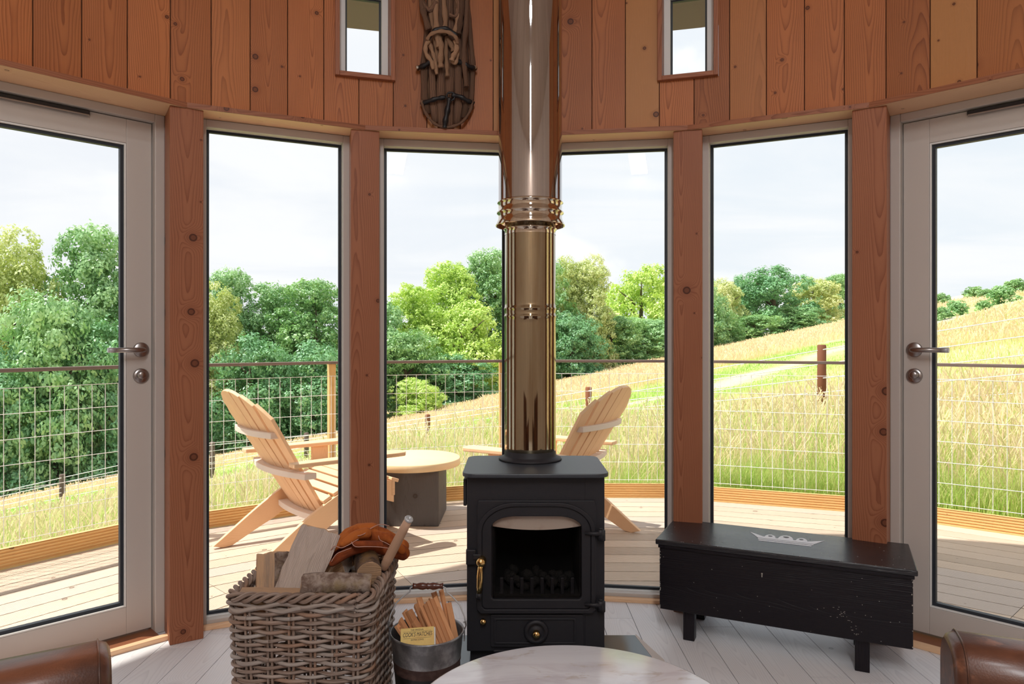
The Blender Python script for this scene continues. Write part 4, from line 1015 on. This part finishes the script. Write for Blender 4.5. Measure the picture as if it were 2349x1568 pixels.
# joists / skirt under the deck
mb=MB()
for a,b in zip(VA[:-1],VA[1:]):
    p,q=vpt(a,R2-.05),vpt(b,R2-.05); e=(q-p).normalized(); n=Vector((-e.y,e.x,0))
    mb.hexa([p+Vector((0,0,-.6)),q+Vector((0,0,-.6)),q+n*.04+Vector((0,0,-.6)),p+n*.04+Vector((0,0,-.6)),p+Vector((0,0,-.057)),q+Vector((0,0,-.057)),q+n*.04+Vector((0,0,-.057)),p+n*.04+Vector((0,0,-.057))],'x')
struct(mb.build('deck_skirt','fencegrey'))
# ---- railing
rl_=empty('deck_railing',(C1.x,C1.y,DZ),label='curved timber and wire mesh railing around the outer edge of the deck',cat='railing')
off=Vector((-C1.x,-C1.y,-DZ))
for i,(a,b) in enumerate(zip(VA[:-1],VA[1:])):
    p,q=vpt(a,R2+.002),vpt(b,R2+.002); e=(q-p).normalized(); n=Vector((e.y,-e.x,0)); n=n if n.dot(p-Vector((C1.x,C1.y,0)))>0 else -n; L=(q-p).length
    Mx=basis(e,n,(0,0,1),p+off); s=Mx
    # grooved kick board
    prof=[(0,DZ)]; z=DZ
    nz=6; hh=.105/nz
    for k in range(nz):
        z0=DZ+k*hh; prof+=[(0,z0+.002),(0,z0+hh-.007),(.007,z0+hh-.0055),(.007,z0+hh-.0015)]
    prof+=[(0,DZ+.105),(.028,DZ+.105),(.028,DZ)]
    rings=[]
    for x in (.001,L-.001): rings.append([Mx@Vector((x,y,z)) for y,z in prof])
    mb=MB(); mb.loft(rings); mb.build('kick_board','kickwood',rl_)
    mb=MB(); mb.box((L/2,.03,.993),(L+.012,.055,.020),Mx,'x'); mb.build('handrail','railwood',rl_,.003)
    mb=MB(); nx=int(L/.0715); x0=(L-nx*.0715)/2; c=MATS['wire']
    for k in range(nx+1):
        x=x0+k*.0715; mb.tube([Mx@Vector((x,.010,.09)),Mx@Vector((x,.010,.900))],.0019,5,cap=False)
    for k in range(7):
        z=.900-k*.1325; mb.tube([Mx@Vector((.0,.0062,z)),Mx@Vector((L,.0062,z))],.0019,5,cap=False)
    mb.build('wire_mesh','wire',rl_)
for a in VA:
    p=vpt(a,R2+.06)+off; mb=MB(); mb.box((0,0,.35),(.045,.075,1.27),basis((math.cos(R_(a)),-math.sin(R_(a)),0),(math.sin(R_(a)),math.cos(R_(a)),0),(0,0,1),p)); mb.build('post','kickwood',rl_,.003)

# ================================================================== ADIRONDACK CHAIRS
def adirondack(x,y,fx,fy,label):
    rz=math.atan2(fy,fx); r=empty('adirondack_chair',(x,y,DZ),rz=rz,label=label,cat='chair')
    def board(name,P0,P1,wv,w,t,mat='chairwood',par=r,nrm=None,g='x',bev=.003):
        P0,P1=Vector(P0),Vector(P1); ex=(P1-P0).normalized(); L=(P1-P0).length; ey=Vector(wv).normalized(); ez=ex.cross(ey).normalized(); ey=ez.cross(ex)
        mb=MB(); mb.box((L/2,0,0),(L,w,t),basis(ex,ey,ez,P0),g); return mb.build(name,mat,par,bev)
    # skids: curved side boards from rear foot to the seat front
    def prof(n=16):
        top=[];bot=[]
        for i in range(n+1):
            s=i/n; xx=-.02+ s*.83
            zt=.018+.40*math.sin(min(1,s*1.03)*math.pi*.5)**1.05 -.055*max(0,(s-.72)/.28)**1.5+.0
            th=.035+.085*min(1,s*2.6)
            top.append((xx,zt)); bot.append((xx+.06*(1-s),max(0.0,zt-th)))
        return bot+top[::-1]
    def zseat(xx):
        s=(xx+.02)/.83; return .018+.40*math.sin(min(1,s*1.03)*math.pi*.5)**1.05-.055*max(0,(s-.72)/.28)**1.5
    for s_ in (-1,1):
        A=basis((1,0,0),(0,0,1),(0,-1,0),(0,s_*.285+.0125,0)); mb=MB(); pr=prof(); mb.poly_prism(pr,0,.025,A); mb.build('side_rail','chairwood',r,.003)
    # seat slats
    for k in range(8):
        xx=.40+k*.0595; z=zseat(xx)+.011
        mb=MB(); mb.box((0,0,0),(.051,.575 if k<7 else .60,.020),Matrix.Translation((xx,0,z))@Matrix.Rotation(-math.atan((zseat(xx+.02)-zseat(xx-.02))/.04),4,'Y'),'y'); mb.build('seat_slat','chairwood',r,.004)
    # back slats: fan, leaning back, rounded top
    B0=Vector((.425,0,.175)); ax=Vector((-.50,0,.80)).normalized(); nx=7; Lc=.875
    for k in range(nx):
        u=(k-(nx-1)/2)/((nx-1)/2)   # -1..1
        wb,wt=.0305,.0425
        yb,yt=u*.195,u*.265
        top=Lc*(1-.20*(yt/.30)**2)
        nrm=Vector((ax.z,0,-ax.x))  # toward sitter
        curve=.018*u*u
        y0=Vector((0,1,0))
        a=B0+nrm*curve+y0*yb; b=B0+ax*top+nrm*(curve*1.6)+y0*(yt*(1-.0*abs(u)))
        ex=(b-a).normalized(); ez=(nrm-y0*(u*.12)).normalized(); ey=ez.cross(ex).normalized(); L=(b-a).length
        Mx=basis(ex,ey,ez,a); dz=.08*u*.9
        hh=lambda y:Lc*(1-.20*min(1.3,(y/.30)**2)); sl=lambda v:hh(yt-v)-hh(yt)
        mb=MB(); t_=.010
        pl=[(0,-wb),(L*.5,-(wb+wt)/2),(L+sl(-wt),-wt),(L,0),(L+sl(wt),wt),(L*.5,(wb+wt)/2),(0,wb)]
        mb.poly_prism(pl,-t_,t_,Mx); mb.build('back_slat','chairwood',r,.0025)
    # curved rear braces
    def brace(name,h,w2,t2,bow,mat='chairwood',xo=0):
        c=B0+ax*h; nrm=Vector((ax.z,0,-ax.x)); inn=[];out=[]
        for i in range(13):
            v=-1+2*i/12; y=v*w2
            inn.append((c.x-.014+bow*v*v+xo,y)); out.append((c.x-.014-t2+bow*v*v*.75+xo-.0*(1-v*v),y))
        mb=MB(); mb.poly_prism(inn[::-1]+out,c.z-.016,c.z+.016); return mb.build(name,mat,r,.003)
    brace('back_brace',.60,.262,.034,.050,'chairgrey')
    brace('arm_brace',.345,.355,.045,.085,'chairgrey',-.008)
    brace('seat_brace',.045,.262,.050,.035,'chairgrey',-.01)
    # arms
    for s_ in (-1,1):
        pr=[(.175,-.035),(.24,-.045),(.45,-.050),(.66,-.062),(.78,-.068),(.83,-.055),(.853,-.02),(.853,.02),(.83,.055),(.78,.060),(.6,.052),(.3,.035),(.175,.035)]
        pr=[(a,b*s_*1.0) for a,b in pr]; pr=pr if s_>0 else pr[::-1]
        mb=MB(); mb.poly_prism([(a,b+s_*.335) for a,b in pr],.520,.543); mb.build('arm','chairwood',r,.005)
        mb=MB(); mb.box((.64,s_*.312,.26),(.105,.025,.52)); mb.build('front_leg','chairwood',r,.003)
        mb=MB(); mb.poly_prism([(.62,.40),(.66,.40),(.68,.518),(.60,.518)],0,.02,basis((1,0,0),(0,0,1),(0,-1,0),(0,s_*.338,0))) ; mb.build('arm_bracket','chairwood',r,.002)
    mb=MB(); mb.box((.805,0,.325),(.022,.60,.085),grain='y'); mb.build('front_apron','chairwood',r,.004)
    return r
adirondack(-1.49,3.735,.755,.656,'pale wooden adirondack chair on the deck left of the round side table, facing right')
adirondack(.616,4.03,-.84,.54,'pale adirondack chair on the deck behind the stove, seen from its back')

# ================================================================== SIDE TABLE
tb=empty('side_table',(-.665,4.64,DZ),rz=R_(-1),label='outdoor side table, round wooden top on a square black block, between the deck chairs',cat='side table')
mb=MB(); mb.lathe([(0,.355),(.315,.355),(.320,.360),(.320,.398),(.315,.403),(0,.403)],72); mb.build('tabletop','tablewood',tb)
mb=MB(); mb.box((0,0,.178),(.41,.44,.354)); mb.build('pedestal','charred',tb,.006)

# ================================================================== FIELD
def gz(x,y):
    r2=x*x+y*y; s=r2/(r2+64); return -.12+(-.053*y+.198*x)*s
TR=[(-14,10),(-6,13.2),(-2,14.8),(1.5,16.2),(5.3,18.5),(8.8,22.0),(12,25.2),(21.3,35),(27.9,38.5),(45,47)]
def seg_d(x,y):
    d=np.full(np.shape(x),1e9)
    for (x0,y0),(x1,y1) in zip(TR[:-1],TR[1:]):
        dx,dy=x1-x0,y1-y0; t_=np.clip(((x-x0)*dx+(y-y0)*dy)/(dx*dx+dy*dy),0,1); d=np.minimum(d,np.hypot(x-x0-t_*dx,y-y0-t_*dy))
    return d
def track_y(x): return np.interp(x,[p[0] for p in TR],[p[1] for p in TR])
def straw_f(x,y):
    beyond=(y-track_y(x))
    far=np.clip((beyond-3)/5,0,1)
    near=np.clip((x-1.5)/3,0,1)*np.clip((-beyond-1.5)/2.5,0,1)*.58
    nearl=np.clip((-beyond-1.5)/3,0,1)*.22
    return np.maximum(np.maximum(far,near),nearl)
def mesh_np(name,V,Fc,mat,attrs=None,nper=4,parent=None):
    me=bpy.data.meshes.new(name); nv=len(V); nf=len(Fc)
    me.vertices.add(nv); me.vertices.foreach_set('co',V.astype(np.float32).ravel())
    me.loops.add(nf*nper); me.loops.foreach_set('vertex_index',Fc.astype(np.int32).ravel())
    me.polygons.add(nf); me.polygons.foreach_set('loop_start',np.arange(nf,dtype=np.int32)*nper)
    try: me.polygons.foreach_set('loop_total',np.full(nf,nper,dtype=np.int32))
    except Exception: pass
    me.materials.append(MATS[mat]) if isinstance(mat,str) else [me.materials.append(MATS[q]) for q in mat]
    for k,(dom,v) in (attrs or {}).items():
        a=me.attributes.new(k,'FLOAT',dom); a.data.foreach_set('value',v.astype(np.float32))
    me.update(calc_edges=True); o=bpy.data.objects.new(name,me); COL.objects.link(o)
    if parent is not None: o.parent=parent
    return o
# polar grid around the house
ths=np.radians(np.linspace(-115,115,330)); rs=np.concatenate([np.linspace(3.785,9,46),np.linspace(9.3,45,130),np.linspace(46,150,60)])
TH,RS=np.meshgrid(ths,rs); X=.47+RS*np.sin(TH); Y=1.5+RS*np.cos(TH); Z=gz(X,Y)
Z=Z+.06*np.sin(X*.9+1.3)*np.sin(Y*.7)+.10*np.sin(X*.23)*np.cos(Y*.19)*np.clip(RS/30,0,1)
V=np.stack([X,Y,Z],-1).reshape(-1,3); nr,nc=X.shape; I=np.arange(nr*nc).reshape(nr,nc)
Fc=np.stack([I[:-1,:-1],I[1:,:-1],I[1:,1:],I[:-1,1:]],-1).reshape(-1,4)[:, ::-1]
D=seg_d(X,Y); wob=.35*np.sin(X*.8)+.2*np.sin(Y*1.7)
trk=np.clip(1-np.abs(D+wob*.5-.0)/.75,0,1)
fld=mesh_np('field',V,Fc,'field',{'straw':('POINT',straw_f(X,Y).ravel()),'track':('POINT',np.clip(trk*1.5,0,1).ravel())}); struct(fld)
fld.data.polygons.foreach_set('use_smooth',np.ones(len(Fc),bool))
def terr(x,y):
    r=np.hypot(x-.47,y-1.5); return gz(x,y)+.06*np.sin(x*.9+1.3)*np.sin(y*.7)+.10*np.sin(x*.23)*np.cos(y*.19)*np.clip(r/30,0,1)
# ---- grass blades
def blades(name,n,r0,r1,power,h0,h1,w0,th0,th1,label,seed,strawbias=0,headw=1.0,minstraw=-1):
    g=np.random.default_rng(seed); th=np.radians(g.uniform(th0,th1,n)); r=r0+(r1-r0)*g.random(n)**power
    x=.47+r*np.sin(th); y=1.5+r*np.cos(th)
    clump=.5+.5*np.sin(x*2.3+np.sin(y*1.7)*2)*np.sin(y*2.9+np.sin(x*1.3)*2)
    keep=(seg_d(x,y)>.75)|(g.random(n)<.08)
    st=straw_f(x,y); keep&=(st>=minstraw)
    x,y,r,clump,st=[q[keep] for q in (x,y,r,clump,st)]; n=len(x)
    z=terr(x,y); hgt=g.uniform(h0,h1,n)*(.65+.5*clump); mown=np.clip(seg_d(x,y)/2.5,.25,1); hgt*=mown; hgt*=np.where(x<-2,.62,1.0)
    w=w0*(r/r0)**.85*g.uniform(.7,1.3,n); az=g.uniform(0,2*np.pi,n); lean=g.uniform(.05,.45,n)*hgt; la=g.uniform(0,2*np.pi,n)
    dx,dy=np.cos(az)*w/2,np.sin(az)*w/2; lx,ly=np.cos(la)*lean,np.sin(la)*lean
    V=np.zeros((n,6,3)); 
    for i,(f,ww) in enumerate(((0,1),(.55,.8),(1,.12))):
        cx=x+lx*f*f; cy=y+ly*f*f; cz=z-.02+hgt*f*(1-.12*f)
        V[:,2*i]=np.stack([cx-dx*ww,cy-dy*ww,cz],-1); V[:,2*i+1]=np.stack([cx+dx*ww,cy+dy*ww,cz],-1)
    if headw>1: V[:,4,0]=x+lx-dx*headw; V[:,4,1]=y+ly-dy*headw; V[:,5,0]=x+lx+dx*headw; V[:,5,1]=y+ly+dy*headw
    b=np.arange(n)[:,None]*6; Fc=np.concatenate([b+np.array([[0,1,3,2]]),b+np.array([[2,3,5,4]])],1).reshape(-1,4)
    k=np.clip(g.random(n)*.55+(st+strawbias)*.75*g.uniform(.4,1.1,n),0,1)
    o=mesh_np(name,V.reshape(-1,3),Fc,'blades',{'rnd':('FACE',np.repeat(k,2))}); tag(o,label,'grass',kind='stuff'); return o
blades('meadow_grass',190000,3.95,10,1.3,.16,.42,.0045,-72,66,'long yellow green meadow grass growing right behind the deck railing',3)
blades('seeding_grass',26000,4.1,10,1.1,.40,.66,.0035,-72,66,'tall straw coloured seeding grass stems standing above the meadow grass',4,.9,2.2)
blades('field_grass',170000,9,32,1.1,.10,.22,.009,-60,58,'short green and straw grass covering the slope around the wire fence',5)
blades('hay_grass',190000,18,78,1.15,.30,.52,.014,-50,50,'tall dry hay coloured grass on the far slope below the trees',6,.6,1.8,.55)

# ================================================================== FENCE
fp=[(9.2,10.2,1.17),(6.0,6.6,1.62)]
FP=[((1885),790,8.6),(1350,887,11.5),(981,950,14),(703,992,15.2),(487,1013,14.2),(143,1087,12.6)]
fence=empty('wire_fence',(3.8,8.6,-.3),label='low round wooden fence posts joined by thin wires crossing the meadow beyond the deck',cat='fence')
fo=-Vector(fence.location); tops=[]
for i,(px,py,yy) in enumerate(FP):
    p=W(px,py,yy); g=terr(p.x,p.y); tops.append(p); r_=.052 if i<4 else .050
    mb=MB(); mb.lathe([(0,g-.2),(r_,g-.2),(r_,p.z-.012),(r_*.8,p.z),(0,p.z)],18,Matrix.Translation((p.x+fo.x,p.y+fo.y,fo.z))); mb.build('post','fencewood' if i<3 else 'fencegrey',fence)
ext=[Vector((6.35,7.2,1.62)),Vector((10.0,6.6,2.2))]
for p in ext:
    g=terr(p.x,p.y); mb=MB(); mb.lathe([(0,g-.2),(.052,g-.2),(.052,p.z-.012),(.042,p.z),(0,p.z)],18,Matrix.Translation((p.x+fo.x,p.y+fo.y,fo.z))); mb.build('post','fencewood',fence)
allp=ext[::-1]+tops+[Vector((-13.5,9.5,-2.35))]
for k in range(5):
    mb=MB(); path=[]
    for p in allp:
        g=terr(p.x,p.y); path.append(Vector((p.x,p.y-.055,p.z-.06-(p.z-g-.12)*k/5.2))+fo)
    mb.tube(path,.0055,4,cap=False); mb.build('wire','wire',fence)

# ================================================================== TREES
def crown_mesh(seed,nleaf,size,A=2.2,col='leaf_mid',cone=0.0):
    """crown of radius 1 and height A, of leafy clumps reaching down to the ground"""
    g=np.random.default_rng(seed); lob=[]; nl=int(24*A)
    for i in range(nl):
        zc=A*(.04+.84*g.random()); f=zc/A
        rr=math.sqrt(max(.06,1-max(0,(f-.45)/.50)**2))*(1-cone*f)
        a=g.uniform(0,2*math.pi); d=rr*g.uniform(.45,.82)
        lob.append((d*math.cos(a),d*math.sin(a),zc,g.uniform(.20,.42)))
    lob.append((.05,0,A-.42,.42)); lob.append((-.2,.15,A-.6,.4))
    for k in range(int(A*1.6)): lob.append((0,0,.3+k*.6,.5*(1-cone*.4*k*.6/A)))
    L=np.array(lob); p=L[:,3]**2; p/=p.sum(); idx=g.choice(len(L),nleaf,p=p)
    d=g.normal(size=(nleaf,3)); d/=np.linalg.norm(d,axis=1)[:,None]
    nsub=22; sub=g.normal(size=(len(L),nsub,3)); sub[:,:,2]+=.25; sub/=np.linalg.norm(sub,axis=2)[:,:,None]
    si=g.integers(0,nsub,nleaf); cd_=sub[idx,si]
    pos=L[idx,:3]+cd_*(L[idx,3]*.88)[:,None]*np.array([1,1,.8])+d*(L[idx,3]*.30*g.random(nleaf)**.45)[:,None]*np.array([1,1,.75])
    pos[:,2]=np.maximum(pos[:,2],.0)
    nrm=cd_*.7+d*.8+g.normal(size=(nleaf,3))*.35+np.array([-.25,0,.45]); nrm/=np.linalg.norm(nrm,axis=1)[:,None]
    t1=np.cross(nrm,g.normal(size=(nleaf,3))); t1/=np.linalg.norm(t1,axis=1)[:,None]; t2=np.cross(nrm,t1)
    s=size*g.uniform(.6,1.3,nleaf)[:,None]
    V=np.stack([pos-t1*s,pos-t2*s*.55+t1*s*.1,pos+t1*s,pos+t2*s*.55+t1*s*.1],1).reshape(-1,3)
    Fc=np.arange(nleaf*4).reshape(-1,4)
    return mesh_np('foliage',V,Fc,col,{'rnd':('FACE',g.random(nleaf))})
def tree_proto(seed,A,col,nleaf=30000,size=.027,cone=0.0):
    r=empty('tree',(0,0,0)); f=crown_mesh(seed,nleaf,size,A,col,cone); f.parent=r
    mb=MB(); mb.tube([(0,0,-.15),(.01,0,.2*A),(-.02,.01,.4*A),(.02,0,.6*A),(0,0,.78*A)],[.10,.08,.06,.035,.012],9)
    for k in range(7):
        a=k*.9; z=A*(.2+k*.07); mb.tube([(0,0,z),(.3*math.cos(a),.3*math.sin(a),z+.2),(.6*math.cos(a),.6*math.sin(a),z+.35)],[.030,.018,.006],6)
    mb.build('trunk','trunk',r); return r
AW,AT=1.9,3.7; protos={}
for sd_,(c_,a_) in enumerate((('leaf_mid',AW),('leaf_mid',AT),('leaf_dark',AW),('leaf_lime',AW),('leaf_lime',AT),('leaf_gold',AW),('leaf_gold',AT))):
    protos[(c_,a_)]=tree_proto(sd_+31,a_,c_,26000 if a_==AW else 46000,.030,.0 if a_==AW else .25)
used=set()
# px centre, top py, width px, distance, shape, colour, label
TL=[(-150,520,330,36,'round','leaf_mid','broad green tree at the far left edge of the view through the left door'),
(30,532,220,33,'round','leaf_gold','yellow green tree on the left through the left door glass'),
(205,522,230,35,'round','leaf_mid','rounded green tree filling the right half of the left door glass'),
(120,700,260,30,'round','leaf_mid','lower green tree in front of the two tall ones behind the left door'),
(250,745,190,31,'round','leaf_dark','low dark green tree behind the lever of the left door'),
(20,800,240,29,'round','leaf_dark','dark low tree at the bottom left behind the left door mesh'),
(360,600,220,38,'round','leaf_mid','tree hidden mostly by the leftmost timber post'),
(525,620,130,42,'tall','leaf_mid','thin topped green tree behind the left deck chair, above the gold one'),
(498,655,150,38,'round','leaf_gold','pale gold tree at the left edge of the window behind the left deck chair'),
(620,652,170,43,'round','leaf_mid','green tree in the middle of the window behind the left deck chair'),
(725,645,210,42,'round','leaf_mid','large green tree at the right side of the window behind the left deck chair'),
(575,775,200,36,'round','leaf_dark','low dark tree just above the back of the left deck chair'),
(720,790,210,37,'round','leaf_dark','low dark tree at the right of the window behind the left deck chair'),
(850,700,180,46,'round','leaf_mid','green tree partly hidden by the timber post left of the stove'),
(940,655,150,50,'tall','leaf_lime','slim bright green tree at the left of the window left of the flue'),
(1030,604,190,54,'round','leaf_lime','tall bright green tree in the middle of the window left of the flue'),
(1125,575,160,56,'tall','leaf_mid','highest tree just left of the flue'),
(1065,700,200,50,'round','leaf_lime','yellow green tree below the tallest one left of the flue'),
(930,770,190,45,'round','leaf_mid','mid green tree low at the left of the window left of the flue'),
(1040,815,190,47,'round','leaf_dark','low dark tree at the foot of the wood left of the flue'),
(960,870,110,42,'round','leaf_lime','small bright bush at the field edge left of the flue'),
(1215,600,200,60,'round','leaf_mid','tree hidden mostly behind the flue pipe'),
(1302,592,100,62,'tall','leaf_gold','tall golden green tree just right of the flue'),
(1358,588,110,62,'tall','leaf_gold','tall golden topped tree, second to the right of the flue'),
(1470,618,190,72,'round','leaf_lime','rounded bright green tree at the right of the window right of the flue'),
(1310,720,150,58,'round','leaf_dark','dark tree low beside the flue on its right'),
(1400,730,170,64,'round','leaf_mid','mid green tree in the centre of the window right of the flue'),
(1480,735,160,66,'round','leaf_mid','low green tree at the right foot of the wood right of the flue'),
(1580,640,170,76,'round','leaf_mid','tree mostly hidden by the timber post right of the stove'),
(1660,645,110,84,'round','leaf_gold','yellow green tree at the left of the window above the black chest'),
(1695,638,90,92,'round','leaf_dark','small dark crown behind the yellow green tree above the chest'),
(1775,615,180,88,'round','leaf_dark','big rounded dark green tree in the middle of the window above the chest'),
(1865,640,120,92,'round','leaf_gold','golden green tree right of the big dark round one'),
(1920,635,90,98,'round','leaf_mid','tree at the right edge of the window above the chest'),
(1650,720,110,78,'round','leaf_mid','low green tree at the left foot of the wood above the chest'),
(1730,725,130,82,'round','leaf_mid','low light tree at the foot of the big dark round one'),
(1830,705,120,86,'round','leaf_mid','low green tree right of the foot of the big dark round one')]
for i,(px,py,wd,dist,shp,colr_,lb) in enumerate(TL):
    u=(px-CX)/F; x=u*dist; top=EYE-(py-HY)/F*dist; g=float(terr(x,dist)); Hh=top-g; rad=wd/F*dist/2*1.12
    asp=Hh/rad; A=AT if (asp>2.9 and (colr_,AT) in protos) else AW
    if asp>2.9 and A==AW: rad=max(rad,Hh/2.9)
    if A==AT and asp>4.6: rad=Hh/4.6
    pr=protos[(colr_,A)]
    if pr not in used: o=pr; used.add(pr)
    else: o=copy_tree(pr)
    o.location=(x,dist,g-.02*Hh); o.scale=(rad,rad,Hh*1.07/A); o.rotation_euler=(0,0,random.uniform(0,6.28))
    tag(o,lb,'tree','trees of the wood beyond the field')
for pr in protos.values():
    if pr not in used:
        for c_ in list(pr.children): bpy.data.objects.remove(c_)
        bpy.data.objects.remove(pr)
# bushes on the right hand slope
bp=empty('bush'); f=crown_mesh(21,5200,.07,1.5,'leaf_mid'); f.parent=bp
BL=[(2160,672,50,62,'small bush at the left of the skyline in the right door glass'),(2232,672,60,64,'second small bush along the skyline in the right door glass'),(2195,692,70,38,'round green bush just above the track in the right door glass'),(2262,662,46,58,'third small bush along the skyline in the right door glass'),(2330,640,70,52,'tall bush at the right edge of the right door glass'),(2300,688,80,40,'low spreading bush beside the track at the right edge'),(2160,702,50,36,'small bush by the track at the left of the right door glass'),(2255,700,46,38,'small bush by the track between two larger bushes'),(2420,640,120,50,'wide bush beyond the right edge of the door glass')]
first=True
for px,py,wd,dist,lb in BL:
    o=bp if first else copy_tree(bp); first=False
    u=(px-CX)/F; x=u*dist; top=EYE-(py-HY)/F*dist; g=float(terr(x,dist)); rad=wd/F*dist/2*.8; Hh=max(top-g,rad*1.3)
    o.location=(x,dist,g-.05); o.scale=(rad,rad,Hh/1.5); o.rotation_euler=(0,0,random.uniform(0,6)); tag(o,lb,'bush','bushes on the right hand slope')
